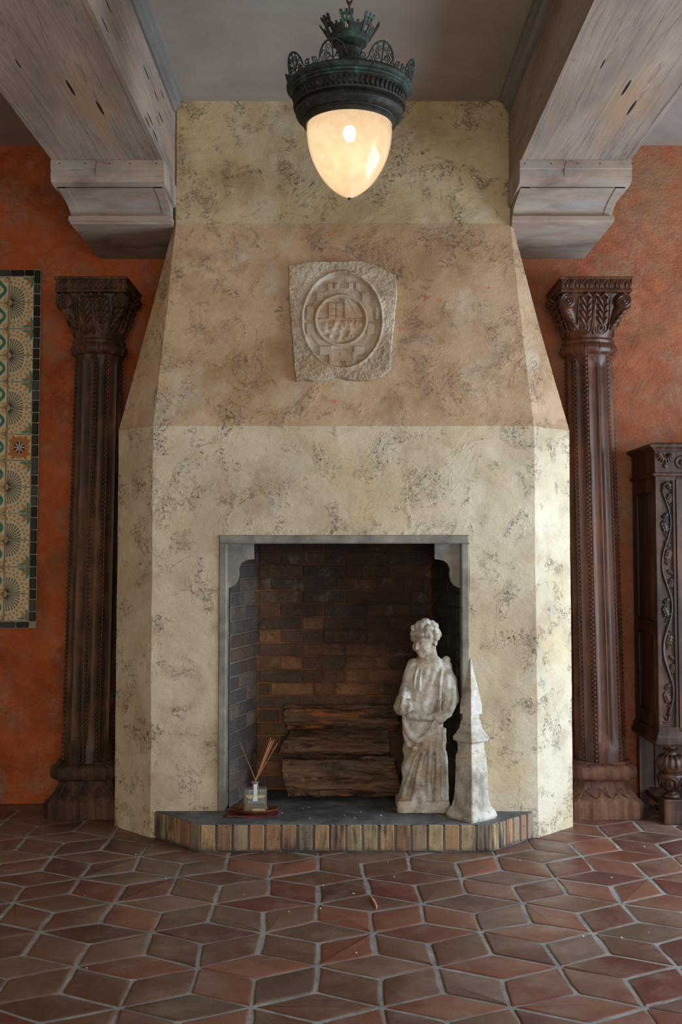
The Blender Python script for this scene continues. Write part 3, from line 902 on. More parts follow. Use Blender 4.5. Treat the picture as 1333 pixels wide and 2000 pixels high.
def column(x, a0, x_low, wood, basemat, label, side):
    """side: +1 when the visible flank of the capital faces +x"""
    CY = 5.77
    col = empty('carved_column', (x, CY, 0))
    tag(col, label, 'column', 'carved columns flanking the fireplace')
    w, bmat = M[wood], M[basemat]
    # plinth, scotia and torus
    dx = x_low
    def sh(vf, d=dx): return ([(p[0]+d, p[1], p[2]) for p in vf[0]], vf[1])
    by = .025
    mk('plinth', *sh(loft([octa(.200, .172, .035, 0, by), octa(.202, .174, .035, .02, by), octa(.202, .174, .035, .078, by), octa(.194, .168, .035, .088, by)])), bmat, col)
    sec = []
    for k in range(9):
        u = k/8; h = .192 - .050*(1-(1-u)**2)
        sec.append(octa(h, h-.024, .036+.01*u, .088+.10*u, by))
    scotia = mk('scotia', *sh(loft(sec)), bmat, col)
    sec = []
    for k in range(11):
        a = -PI/2 + PI*k/10
        h = .150 + .026*math.cos(a)
        sec.append(octa(h, h-.018, .05, .232 + .043*math.sin(a), by*.6))
    sec.append(octa(.146, .132, .045, .289, by*.5))
    mk('torus', *sh(loft(sec)), bmat, col, True, 35)
    mb = MB()      # scalloped carving on the scotia
    for k in range(3):
        c = -.085 + .085*k
        mb.add(tube([(c-.04, -.132, .105), (c-.02, -.128, .12), (c, -.120, .158), (c+.02, -.128, .12), (c+.04, -.132, .105)], .004, 5))
    m = mb.v; mk('scotia_carving', [(p[0]+dx, p[1], p[2]) for p in m], mb.f, bmat, scotia)
    # fluted shaft
    Z0, Z1 = .285, 2.435
    na = 180; zsmp = [Z0, .33, .36, .40, .44] + list(np.linspace(.5, 2.3, 14)) + [2.35, 2.38, 2.41, Z1]
    v = []; f = []
    def rad(deg, z):
        u = (z-Z0)/(Z1-Z0)
        R = .137 - .012*u
        d = (deg - a0) % 90
        amp = min(1, max(0, (z-.36)/.06)) * min(1, max(0, (2.41-z)/.03))
        if d < 5 or d > 85: return R - .0055
        if 25 < d < 35: return R - .0055
        if d <= 25: return R - amp*.013*math.sin((d-5)/20*PI)**.7
        e = ((d-35) % 25)/25
        return R - amp*.014*math.sin(e*PI)**.7
    for z in zsmp:
        off = dx*(1-(z-Z0)/(Z1-Z0))
        for i in range(na):
            deg = 360*i/na; t = math.radians(deg); r = rad(deg, z)
            v.append((r*math.sin(t)+off, -r*math.cos(t), z))
    for j in range(len(zsmp)-1):
        for i in range(na):
            f.append((j*na+i, j*na+(i+1) % na, (j+1)*na+(i+1) % na, (j+1)*na+i))
    shaft = mk('shaft', v, f, w, col, True, 28)
    nb = 92
    for k in range(4):
        for e in (0, 30):
            deg = a0 + 90*k + e; t = math.radians(deg)
            if math.cos(t) < -.45: continue
            mb = MB()
            for q in range(nb):
                z = Z0+.012 + (Z1-Z0-.02)*q/(nb-1); u = (z-Z0)/(Z1-Z0); R = .137-.012*u-.004
                mb.add(ball((R*math.sin(t)+dx*(1-u), -R*math.cos(t), z), (.0102, .0102, .0104), 6, 4))
            mb.build('bead_row', w, shaft, True)
    # neck ring
    prof = [(.120, 2.425), (.134, 2.428), (.146, 2.440), (.151, 2.458), (.149, 2.474), (.138, 2.488), (.140, 2.494), (.142, 2.502), (.136, 2.512), (.12, 2.514)]
    nring = mk('neck_ring', *lathe(prof, 40), w, col, True, 40)
    mb = MB()
    for k in range(12):
        a = math.radians(k*30+12)
        mb.add(tube([(.138*math.sin(a), -.138*math.cos(a), 2.43), (.153*math.sin(a), -.153*math.cos(a), 2.458), (.140*math.sin(a), -.140*math.cos(a), 2.488)], .004, 5))
    mb.build('ring_binding', w, nring)
    # bell of the capital, round below and square above
    ZB0, ZB1 = 2.508, 2.740
    def hw(t): return .124 + .048*max(t, 0)**1.25
    def ex(t): return 2 + 3.5*t
    sec = []
    for k in range(13):
        t = k/12; h = hw(t); n = ex(t); ring = []
        for i in range(64):
            a = 2*PI*i/64; ca, sa = math.cos(a), math.sin(a)
            r = h/((abs(ca)**n + abs(sa)**n)**(1/n))
            ring.append((r*sa, -r*ca - .012*t, ZB0 + (ZB1-ZB0)*t))
        sec.append(ring)
    capital = mk('capital', *loft(sec), w, col, True, 50)
    def on_bell(face, xx, z, out=0.0):
        t = (z-ZB0)/(ZB1-ZB0); h = hw(t); n = ex(t)
        q = min(.97, abs(xx)/h)
        y = -(h*(1-q**n)**(1/n)) - .012*t - out
        if face == 0: return (xx, y, z)
        return (-face*y, face*xx - .0, z) if face > 0 else (y, -xx, z)
    # big feathered leaves with an eye at the root, two to a face
    for face in (0, 1, -1):
        for c in (-.045, .045):
            mb = MB()
            outl = []
            for k in range(19):
                a = PI*k/18; s = 1
                xx = -math.cos(a)*.036
                z = 2.572 - math.sin(a)*.040
                outl.append((xx, z))
            outl = [(-.037, 2.715), (-.040, 2.66), (-.038, 2.61)] + outl + [(.038, 2.61), (.040, 2.66), (.037, 2.715)]
            mb.add(tube([on_bell(face, c+xx, z, .003) for xx, z in outl], .0045, 6))
            mb.add(tube([on_bell(face, c, z, .006) for z in np.linspace(2.565, 2.715, 9)], .0035, 6))
            for k in range(4):
                z = 2.580 + .033*k
                for s in (-1, 1):
                    pts = [on_bell(face, c+s*.004, z, .004), on_bell(face, c+s*.012, z+.016, .011), on_bell(face, c+s*.023, z+.031, .012), on_bell(face, c+s*.033, z+.034, .005)]
                    mb.add(tube(pts, [.0035, .0085, .0085, .003], 7))
            mb.add(tube([on_bell(face, c + .019*math.cos(a), 2.560+.019*math.sin(a), .004) for a in np.linspace(0, 2*PI, 17)[:-1]], .004, 5, True))
            mb.add(ball(on_bell(face, c, 2.560, .004), .010, 8, 6))
            mb.add(tube([on_bell(face, c-.03, 2.712, .012), on_bell(face, c, 2.730, .030), on_bell(face, c+.03, 2.712, .012)], [.006, .012, .006], 7))
            mb.build('leaf', w, capital, True, 60)
        mb = MB().add(tube([on_bell(face, 0, z, .003) for z in np.linspace(2.53, 2.70, 8)], .006, 6))
        mb.add(tube([on_bell(face, -.025, 2.71, .012), on_bell(face, 0, 2.728, .03), on_bell(face, .025, 2.71, .012)], [.006, .012, .006], 7))
        mb.build('stem', w, capital, True)
    # corner volutes with curling leaves below them
    for sx in (-1, 1):
        mb = MB()
        c = (sx*.146, -.186, 2.695)
        d = lathe([(.030, -.03), (.042, -.024), (.042, .0), (.036, .006), (.0, .006)], 24)
        mb.add(d, Matrix.Translation(c) @ Matrix.Rotation(PI/2, 4, 'X'))
        mb.add(tube(spiral((c[0], c[1]-.008, c[2]), .038, 2.4, 'y', -sx, 48, PI/2), list(np.linspace(.0062, .004, 49)), 6))
        mb.add(ball((c[0], c[1]-.008, c[2]), .009, 8, 6))
        c2 = (sx*.176, -.150, 2.695)
        mb.add(d, Matrix.Translation(c2) @ Matrix.Rotation(sx*PI/2, 4, 'Y'))
        mb.add(tube(spiral((c2[0]+sx*.008, c2[1], c2[2]), .036, 2.4, 'x', 1, 48, PI/2), .005, 6))
        mb.add(box(sx*.146-.028, sx*.146+.028, -.182, -.10, 2.67, 2.735))
        mb.build('volute', w, capital, True, 45)
        mb = MB()
        for k in range(4):
            z = 2.655 - .022*k
            xo = sx*(.160 - .016*k)
            mb.add(tube([(xo+sx*.012, -.150+.006*k, z+.008), (xo, -.176+.008*k, z-.004), (xo-sx*.018, -.172+.008*k, z-.020), (xo-sx*.026, -.160+.01*k, z-.036)], [.006, .011, .010, .004], 6))
        mb.add(tube([(sx*.150, -.155, 2.672), (sx*.130, -.140, 2.645), (sx*.112, -.118, 2.61), (sx*.098, -.096, 2.56)], [.034, .034, .030, .020], 10))
        mb.build('volute_leaf', w, capital, True, 60)
    # abacus with a band of tongues
    mb = MB().add(bbox(-.188, .188, -.216, .196, 2.736, 2.752, .004)).add(bbox(-.182, .182, -.210, .194, 2.750, 2.806, .003)).add(bbox(-.192, .192, -.220, .198, 2.803, 2.818, .004))
    abacus = mb.build('abacus', w, col)
    mb = MB()
    def tongue(P):
        mb.add(tube([P(-.022, .002), P(-.020, .024), P(-.010, .044), P(0, .050), P(.010, .044), P(.020, .024), P(.022, .002)], .0038, 5))
        mb.add(tube([P(0, .040), P(0, .022), P(0, .006)], [.004, .008, .003], 6))
        mb.add(tube([P(.026, .050), P(.026, .026), P(.026, .004)], [.006, .004, .002], 5))
    for k in range(7):
        c = -.156 + .052*k
        tongue(lambda u, z, c=c: (c+u, -.212, 2.752+z))
    for k in range(7):
        c = -.18 + .052*k
        for s in (-1, 1):
            tongue(lambda u, z, c=c, s=s: (s*.184, c+u, 2.752+z))
    mb.build('tongue_band', w, abacus, True)
    return col
column(-1.324, 2, -.034, 'wood_l', 'base_l', 'blackish brown carved wooden column beside the painted tile panel', 1)
column(1.322, -49, .034, 'wood_r', 'base_r', 'reddish brown carved wooden column beside the dark cabinet', -1)

# ---- painted tile panel on the left wall
panel = empty('tile_panel', (-1.96, YW-.002, .958))
tag(panel, 'tall panel of cream painted tiles with fans and black border', 'tile panel')
PX, PZ = -1.96, .958
def paint(kind):
    n = 56
    g = (np.arange(n)+.5)/n
    U, V = np.meshgrid(g, g)       # U to the right, V up
    C = np.empty((n, n, 3)); C[:] = srgb(206, 192, 156)
    C *= (1 + .10*fbm(np.stack([U.ravel(), V.ravel(), 0*U.ravel()], 1), 6, 3).reshape(n, n))[..., None]
    def put(mask, col, a=1.0):
        mk_ = np.clip(mask, 0, 1)[..., None]*a
        C[:] = C*(1-mk_) + np.array(col)*mk_
    soft = lambda d: sstep(.012, -.012, d)
    dark, grey, och, grn, red = srgb(52, 46, 46), srgb(134, 128, 118), srgb(190, 134, 56), srgb(38, 120, 100), srgb(150, 82, 40)
    if kind in ('fan',):
        r = np.hypot(U, V); a = np.degrees(np.arctan2(V, U))
        for k in range(8):
            ac = 6 + 11.2*k
            da = np.radians(a-ac)*r; L = .66 - .05*abs(k-3.5)/3.5
            wid = .006 + .030*sstep(.08, L, r)
            put(soft(np.abs(da)-wid)*sstep(.07, .09, r)*sstep(L+.01, L-.01, r), grey, .45)
            edge = np.abs(da+wid*.6)
            put(soft(edge-.016)*sstep(.06, .09, r)*sstep(L+.02, L-.01, r), dark)
            tx, ty = L*math.cos(math.radians(ac)), L*math.sin(math.radians(ac))
            put(soft(np.hypot(U-tx, V-ty)-.030), dark, .9)
        for k in range(8):
            for rr, off in ((.80, 4), (.95, 10)):
                ac = math.radians(off + 11.8*k)
                px, py = rr*math.cos(ac), rr*math.sin(ac)
                if px > .95 or py > .95 or (px > .62 and py > .62): continue
                d = np.hypot(U-px, V-py)
                put(soft(d-.045), och, .85); put(soft(np.abs(d-.04)-.008), red, .7)
        q = (1-U)+(1-V)
        for (cx, cy, ang, l, wd, col) in ((.88, .93, 20, .20, .06, grn), (.93, .72, 75, .16, .06, grn), (.68, .94, 5, .14, .045, grn), (.94, .88, 60, .14, .05, grn), (.80, .80, 45, .20, .065, och), (.86, .86, 45, .12, .03, red)):
            ca, sa = math.cos(math.radians(ang)), math.sin(math.radians(ang))
            x = (U-cx)*ca + (V-cy)*sa; y = -(U-cx)*sa + (V-cy)*ca
            put(soft((np.sqrt((x/l)**2 + (y/wd)**2)-1)*wd), col, .9)
    elif kind == 'flower':
        x, y = U-.5, V-.5; r = np.hypot(x, y); a = np.arctan2(y, x)
        C[:] = C*.75 + np.array(srgb(206, 170, 100))*.25
        put(soft(r - (.30 + .14*np.abs(np.cos(2*a))**1.0)), srgb(176, 98, 36))
        for k in range(4):
            b = PI/4 + k*PI/2; d = np.hypot(x-.44*math.cos(b), y-.44*math.sin(b))
            put(soft(d-.16), srgb(176, 104, 40)); put(soft(np.hypot(x-.58*math.cos(b), y-.58*math.sin(b))-.10), srgb(206, 176, 116))
            b = k*PI/2; d = np.hypot(x-.33*math.cos(b), y-.33*math.sin(b))
            put(soft(d-.07), srgb(206, 160, 80)); put(soft(d-.035), srgb(90, 36, 24))
        put(soft(r-.235), srgb(40, 32, 32))
        put(soft(np.abs(np.mod(a*8/(2*PI)+.5, 1)-.5)*r*.8-.020)*soft(r-.22), srgb(214, 206, 190))
        put(soft(r-.045), srgb(150, 96, 40))
    else:   # green ring
        x, y = U-.5, V-.5; r = np.hypot(x, y); a = np.arctan2(y, x)
        R = .33 + .035*np.cos(4*a)
        put(soft(np.abs(r-R)-.065), grn); put(soft(np.abs(r-R-.05)-.02), srgb(30, 84, 84), .7)
        put(soft(r-.07), och, .8)
        for k in range(4):
            b = PI/4 + k*PI/2
            d = np.hypot(x-.58*math.cos(b), y-.58*math.sin(b)); put(soft(np.abs(d-.07)-.03), och, .9)
            d = np.hypot(x-.70*math.cos(b), y-.70*math.sin(b)); put(soft(d-.06), dark, .8)
    return np.clip(C, 0, 1)
def tile_me(kind, w, h, flip):
    C = paint(kind); n = C.shape[0]
    if flip: C = C[::-1]
    gx = np.linspace(-w/2, w/2, n+1); gz = np.linspace(-h/2, h/2, n+1)
    v = [(x, -.006, z) for z in gz for x in gx]
    f = [(j*(n+1)+i, j*(n+1)+i+1, (j+1)*(n+1)+i+1, (j+1)*(n+1)+i) for j in range(n) for i in range(n)]
    b = len(v); v += [(-w/2, .006, -h/2), (w/2, .006, -h/2), (w/2, .006, h/2), (-w/2, .006, h/2)]
    m = n+1
    f += [(b, b+1, n, 0), (b+1, b+2, m*m-1, n), (b+2, b+3, m*(m-1), m*m-1), (b+3, b, 0, m*(m-1))]
    me = bpy.data.meshes.new('painted_tile'); me.from_pydata(v, [], f); me.update()
    at = me.color_attributes.new('paint', 'FLOAT_COLOR', 'CORNER')
    D = np.ones((len(me.loops), 4), dtype=np.float32); D[:] = (*srgb(190, 176, 142), 1)
    q = C.reshape(-1, 3)
    D[:n*n*4, :3] = np.repeat(q, 4, axis=0)
    at.data.foreach_set('color', D.ravel())
    me.materials.append(M['tile'])
    return me
tw, th = .131, .1405
rowh = .1475
TM = {k: tile_me(k[0], tw, th, k[1]) for k in (('fan', 0), ('fan', 1), ('flower', 0), ('ring', 0))}
mk('grout_bed', *box(-.262-.0, .262, -.010, .0, 0, 2.0), M['tile_grout'], panel)
for c in range(3):
    xx = .262 - .040 - tw/2 - c*.1405
    for r in range(13):
        z = 2.0 - .042 - rowh*(r+.5)
        if c == 0 or c == 2:
            k = ('flower', 0) if r == 6 else (('fan', r % 2) if r < 6 else ('fan', (r+1) % 2))
        else: k = ('ring', 0)
        o = bpy.data.objects.new('painted_tile', TM[k]); COL.objects.link(o); o.parent = panel
        o.location = (xx + random.gauss(0, .0015), -.013 - random.uniform(0, .003), z + random.gauss(0, .0015))
        o.rotation_euler = (random.gauss(0, .012), random.gauss(0, .008), random.gauss(0, .012))
        if c == 2: o.scale = (-1, 1, 1)
def edge_tile(x0, x1, z0, z1):
    v, f = bbox(-(x1-x0)/2, (x1-x0)/2, -.008, .008, -(z1-z0)/2, (z1-z0)/2, .003)
    o = mk('border_tile', v, f, M['black_glaze'], panel)
    o.location = ((x0+x1)/2, -.012, (z0+z1)/2); o.rotation_euler = (random.gauss(0, .02), 0, random.gauss(0, .02))
    g = random.choice((.004, .006, .012, .02, .05)); o.color = (g, g, g*1.05, 1)
for x0, x1 in ((.226, .259), (-.259, -.226)):
    z = .036
    while z < 1.97:
        L = random.choice((.055, .062, .068, .058, .1))
        if z+L > 1.96: L = 1.998-z
        if L > .02: edge_tile(x0, x1, z+.003, z+L-.003)
        z += L
for z0, z1 in ((.003, .034), (1.964, 1.997)):
    x = -.224
    while x < .222:
        L = min(random.choice((.06, .08, .05, .095)), .224-x)
        if L > .02: edge_tile(x+.002, x+L-.003, z0, z1)
        x += L

# ---- carved stone relief let into the hood
rel = empty('stone_relief', (-.007, 5.283 + (2.53-ZS)*.079 - .004, 2.53))
rel.rotation_euler = (math.radians(-4.5), 0, 0)
tag(rel, 'weathered square stone relief with a round ship crest, set in the hood', 'stone relief')
S4 = .000502
out = [(118,195),(300,148),(520,152),(700,152),(850,146),(1000,185),(1110,250),(1192,282),(1205,480),(1180,700),(1165,900),(1150,1160),(1135,1260),(1040,1350),(930,1370),(720,1370),(600,1332),(500,1370),(190,1372),(150,900),(120,400)]
nx, nz = 230, 260
gx = np.linspace(105, 1215, nx); gy = np.linspace(140, 1380, nz)
X, Y = np.meshgrid(gx, gy)
def inside(poly, x, y):
    c = np.zeros(x.shape, bool); n = len(poly)
    for i in range(n):
        x1, y1 = poly[i]; x2, y2 = poly[i-1]
        k = ((y1 > y) != (y2 > y)) & (x < (x2-x1)*(y-y1)/((y2-y1) or 1e-9)+x1)
        c ^= k
    return c
def edge_dist(poly, x, y):
    d = np.full(x.shape, 1e9)
    for i in range(len(poly)):
        ax, ay = poly[i]; bx, by = poly[i-1]
        t = np.clip(((x-ax)*(bx-ax)+(y-ay)*(by-ay))/((bx-ax)**2+(by-ay)**2), 0, 1)
        d = np.minimum(d, np.hypot(x-ax-t*(bx-ax), y-ay-t*(by-ay)))
    return d
P3 = np.stack([X.ravel(), Y.ravel(), 0*X.ravel()], 1)
nz1 = fbm(P3, 1/26, 4, .6).reshape(X.shape); nz2 = fbm(P3, 1/90, 3).reshape(X.shape)
jag = nz2*14
ins = inside(out, X + jag, Y + jag)
ed = edge_dist(out, X + jag, Y + jag)
H = .018 + .0030*nz1 + .002*nz2 + .0016*fbm(P3, 1/11, 2).reshape(X.shape)
H *= 1
H = np.where(ins, H*sstep(0, 14, ed) + .0*H, 0)
ov = np.hypot((X-660)/398, (Y-757)/492)
ring_r = np.hypot(X-645, Y-757)
def bump_(d, w): return np.exp(-(d/w)**2)
H += bump_((ov-1.0)*440, 13)*.006
trough = sstep(.985, .93, ov)
H = H*(1-trough) + trough*(.005 + .0006*nz1)
disc = sstep(278, 262, ring_r)
Hd = .013 + bump_(ring_r-252, 16)*.007 - bump_(ring_r-226, 8)*.004 + .0005*nz1
inner = sstep(222, 212, ring_r)
up_ = Y < 740
scene_h = .009 + .0006*nz1
# building on the left, triangular sail on the right, foliage below
b_ = (sstep(518, 526, X)*sstep(660, 652, X)*sstep(575, 583, Y)*sstep(742, 736, Y))
scene_h = scene_h + b_*.006 - bump_(X-590, 7)*b_*.003 - bump_(Y-706, 5)*b_*.003 - bump_(Y-640, 5)*b_*.002
tri = sstep(672, 680, X)*sstep(740, 732, Y)*sstep(0, 10, (Y-500)-(X-670)*240/140)
scene_h = scene_h + tri*.007
tri2 = sstep(0, 12, (X-680)*1.0-(Y-500)*.50)*sstep(0, 12, 240-(X-680)-(Y-500)*.10)*sstep(735, 725, Y)*(1-tri)*sstep(690, 700, X)
scene_h = scene_h + tri2*.003
scene_h = scene_h + bump_(X-664, 6)*up_*.006 + bump_(Y-744, 6)*.005
fol = sstep(752, 766, Y)
fh = np.zeros_like(X)
rr = random.Random(4)
for k in range(46):
    a = rr.uniform(0, PI); q = 200*math.sqrt(rr.random())
    cx_, cy_ = 645+q*math.cos(a), 775+q*math.sin(a)*.95
    fh = np.maximum(fh, bump_(np.hypot((X-cx_)*rr.uniform(.7, 1.2), Y-cy_), rr.uniform(16, 28))*rr.uniform(.5, 1))
scene_h = scene_h + fol*(.008*fh)
Hd = Hd*(1-inner) + inner*scene_h
H = H*(1-disc) + disc*Hd
# battlements and straps standing round the disc
def blk(x0, x1, y0, y1, h, rot=0.0):
    global H
    cx_, cy_ = (x0+x1)/2, (y0+y1)/2; c, s = math.cos(rot), math.sin(rot)
    u = (X-cx_)*c + (Y-cy_)*s; w_ = -(X-cx_)*s + (Y-cy_)*c
    m = sstep((x1-x0)/2+6, (x1-x0)/2-6, np.abs(u))*sstep((y1-y0)/2+6, (y1-y0)/2-6, np.abs(w_))*(1-disc)*trough
    H = H*(1-m) + m*h
collar = sstep(330, 318, np.hypot((X-645), (Y-757)*.95))*(1-disc)*trough
H = H*(1-collar) + collar*(.0095 + .0006*nz1)
for x0, x1, y0, y1 in ((510,560,372,440),(580,622,372,430),(720,765,372,430),(790,832,372,440),(400,460,470,560),(850,930,470,560),(300,382,612,755),(300,384,785,905),(985,1032,622,750),(900,975,780,900),(525,625,1080,1240),(690,800,1080,1240),(430,560,1020,1110),(770,880,1020,1110)):
    blk(x0, x1, y0, y1, .015)
for c_, s_ in ((640, .0), (330, 0)): pass
blk(565, 755, 1060, 1175, .013); blk(640, 690, 1190, 1240, .006)
H = np.where(ins, H, 0)
def relief_part(name, mask, extra=0.0):
    idx = -np.ones(X.shape, int)
    fm = mask[:-1, :-1] & ins[:-1, :-1] & ins[1:, :-1] & ins[:-1, 1:] & ins[1:, 1:]
    jj, ii = np.nonzero(fm)
    quads = np.stack([jj*nx+ii, (jj+1)*nx+ii, (jj+1)*nx+ii+1, jj*nx+ii+1], 1)
    used, inv = np.unique(quads, return_inverse=True); inv = inv.reshape(-1, 4)
    vx = (X.ravel()[used]-660)*S4; vz = -(Y.ravel()[used]-760)*S4; vy = -H.ravel()[used]*1.45
    V = np.stack([vx, vy, vz], 1)
    # close the back with a skirt so that each piece is solid
    from collections import Counter
    E_ = Counter()
    for q in inv:
        for a, b in zip(q, np.roll(q, -1)): E_[(min(a, b), max(a, b))] += 1
    dirE = [(a, b) for q in inv for a, b in zip(q, np.roll(q, -1)) if E_[(min(a, b), max(a, b))] == 1]
    n0 = len(V); bs = sorted({a for e in dirE for a in e}); mp = {b: n0+i for i, b in enumerate(bs)}
    back = V[bs].copy(); back[:, 1] = .012
    V = np.concatenate([V, back])
    faces = [tuple(q) for q in inv] + [(b, a, mp[a], mp[b]) for a, b in dirE]
    return mk(name, V, faces, M['relief'], rel, True, 50)
lab = np.where(ring_r < 272, 2, np.where(ov < .985, 1, 0))
relief_part('slab', lab == 0); relief_part('mural_ring', lab == 1); relief_part('crest_disc', lab == 2)

# ---- hanging lantern
LX, LY = 0.021, 3.94
lamp = empty('hanging_lantern', (LX, LY, 2.70))
tag(lamp, 'green bronze hanging lantern with pointed glowing glass globe', 'lantern')
def LZ(vf): return ([(p[0], p[1], (p[2] if p[2] < 3.2 or p[2] > 3.5 else 3.2+(p[2]-3.2)*.80)-2.70) for p in vf[0]], vf[1])
gp = [(.0, 2.700), (.012, 2.703), (.033, 2.713), (.055, 2.728), (.076, 2.746), (.100, 2.774), (.1225, 2.811), (.138, 2.843), (.149, 2.876), (.157, 2.915), (.160, 2.955), (.159, 2.985)]
from bisect import bisect
def smooth_prof(p, n=4):
    out = []
    for i in range(len(p)-1):
        p0 = p[max(i-1, 0)]; p1 = p[i]; p2 = p[i+1]; p3 = p[min(i+2, len(p)-1)]
        for k in range(n):
            t = k/n
            out.append(tuple(max(0, .5*((2*b)+(-a+c)*t+(2*a-5*b+4*c-d)*t*t+(-a+3*b-3*c+d)*t**3)) for a, b, c, d in zip(p0, p1, p2, p3)))
    return out + [p[-1]]
mk('glass_globe', *LZ(lathe(smooth_prof(gp, 3), 48, cap=False)), M['globe'], lamp, True)
mk('finial', *LZ(lathe([(.0, 2.692), (.005, 2.694), (.007, 2.700), (.004, 2.706), (0, 2.706)], 10)), M['bronze'], lamp, True)
ringp = [(.150, 2.990), (.150, 2.974), (.166, 2.970), (.173, 2.975), (.174, 2.985), (.169, 2.990), (.171, 2.994), (.186, 2.997), (.197, 3.005), (.202, 3.016), (.201, 3.026), (.194, 3.033), (.193, 3.036), (.209, 3.037), (.211, 3.043), (.199, 3.046)]
mk('globe_holder', *LZ(lathe(ringp, 64, cap=False)), M['bronze_dark'], lamp, True, 30)
drum = mk('fluted_drum', *LZ(lathe([(.199, 3.046), (.200, 3.05), (.208, 3.079), (.209, 3.084)], 64, cap=False)), M['bronze_dark'], lamp, True, 30)
mb = MB()
for k in range(64):
    a = 2*PI*k/64; c, s = math.cos(a), math.sin(a)
    mb.add(LZ(tube([(.200*c, .200*s, 3.049), (.205*c, .205*s, 3.062), (.2095*c, .2095*s, 3.079)], [.0035, .0065, .0045], 6)))
mb.build('gadroon_band', M['bronze_dark'], drum, True)
rimp = [(.209, 3.083), (.218, 3.084), (.219, 3.089), (.214, 3.092), (.222, 3.096), (.224, 3.101), (.220, 3.104), (.232, 3.108), (.236, 3.112), (.236, 3.119), (.229, 3.125), (.221, 3.127), (.19, 3.135), (.14, 3.160), (.09, 3.190), (.05, 3.212), (.032, 3.228), (.030, 3.240)]
canopy = mk('canopy', *LZ(lathe(rimp, 64, cap=False)), M['bronze'], lamp, True, 30)
neck = [(.030, 3.238), (.040, 3.245), (.036, 3.254), (.044, 3.264), (.049, 3.276), (.044, 3.288), (.034, 3.294), (.052, 3.302), (.066, 3.308), (.070, 3.316), (.071, 3.324), (.076, 3.334), (.077, 3.342), (.073, 3.346), (.05, 3.338), (.0, 3.335)]
crown = mk('crown_stem', *LZ(lathe(neck, 40, cap=False)), M['bronze'], lamp, True, 35)
# pierced cresting: eight open-work crests leaning outwards on the rim
def crest_pt(ang, s, t):
    a = ang + s/.226; r = .226 + t*.26
    return (r*math.sin(a), -r*math.cos(a), 3.124-2.70 + t*.96)
for k in range(8):
    ang = math.radians(-15 + 45*k); mb = MB()
    def T(pts, r=.0030, n=5): mb.add(tube([crest_pt(ang, s, t) for s, t in pts], r, n, flat=.8))
    arch = [(.050*math.cos(a), .012+.062*math.sin(a)**1.15) for a in np.linspace(.12, PI-.12, 17)]
    T(arch, .0042); T([(-.050, .014), (-.062, .006), (-.086, .004)]); T([(.050, .014), (.062, .006), (.086, .004)])
    T([(0, 0), (0, .03), (0, .07)], .0032)
    for s in (-1, 1):
        T([(s*(.020 + r*math.cos(a)), .020 + r*math.sin(a)) for r, a in zip(np.linspace(.015, .004, 16), np.linspace(-PI/2, 2.6*PI, 16))], .0026)
        T([(s*(.014 + r*math.cos(a)), .048 + r*math.sin(a)) for r, a in zip(np.linspace(.012, .003, 14), np.linspace(-PI/2, 2.4*PI, 14))], .0024)
        T([(s*.002, .01), (s*.030, .040), (s*.040, .030)], .0024)
        T([(s*.036, .0), (s*.040, .018), (s*.046, .006)], .0024)
        T([(s*(.070 + r*math.cos(a)), .016 + r*math.sin(a)) for r, a in zip(np.linspace(.012, .003, 12), np.linspace(-PI/2, 2*PI, 12))], .0028)
        mb.add(ball(crest_pt(ang, s*.078, .024), .005, 6, 4))
    for q in range(5):
        a = PI*(q+1)/6
        mb.add(ball(crest_pt(ang, .045*math.cos(a), .012+.058*math.sin(a)), .0042, 6, 4))
    T([(-.088, .001), (-.045, .0015), (0, .002), (.045, .0015), (.088, .001)], .004)
    mb.build('crest', M['bronze'], canopy, True)
# mural crown: towers with doorways and a low wall between them
def crown_pt(a, t, d=0.0):
    r = .073 + t*.44 + d
    return (r*math.sin(a), -r*math.cos(a), 3.306-2.70 + t*.72)
mb = MB()
def cbox(a, s0, s1, t0, t1, dd=.006):
    P = []
    for t in (t0, t1):
        for s, d in ((s0, 0), (s1, 0), (s1, dd), (s0, dd)):
            P.append(crown_pt(a + s/.085, t, d))
    return P, [(3,2,1,0),(4,5,6,7),(0,1,5,4),(1,2,6,5),(2,3,7,6),(3,0,4,7)]
for k in range(7):
    a = math.radians(-6 + 360/7*k); tw_ = MB()
    for s0, s1, t0, t1 in ((-.017, -.008, .0, .05), (.008, .017, .0, .05), (-.017, .017, .036, .046), (-.018, -.010, .046, .066), (-.003, .003, .046, .066), (.010, .018, .046, .066), (-.020, .020, .064, .074), (-.020, -.012, .074, .084), (-.004, .004, .074, .084), (.012, .020, .074, .084)):
        tw_.add(cbox(a, s0, s1, t0, t1))
    tw_.build('crown_tower', M['bronze'], crown)
    am = a + PI/7; wl = MB()
    for s0, s1, t0, t1 in ((-.024, .024, .0, .036), (-.022, -.014, .036, .045), (-.004, .004, .036, .045), (.014, .022, .036, .045)):
        wl.add(cbox(am, s0, s1, t0, t1, .004))
    wl.build('crown_wall', M['bronze'], crown)
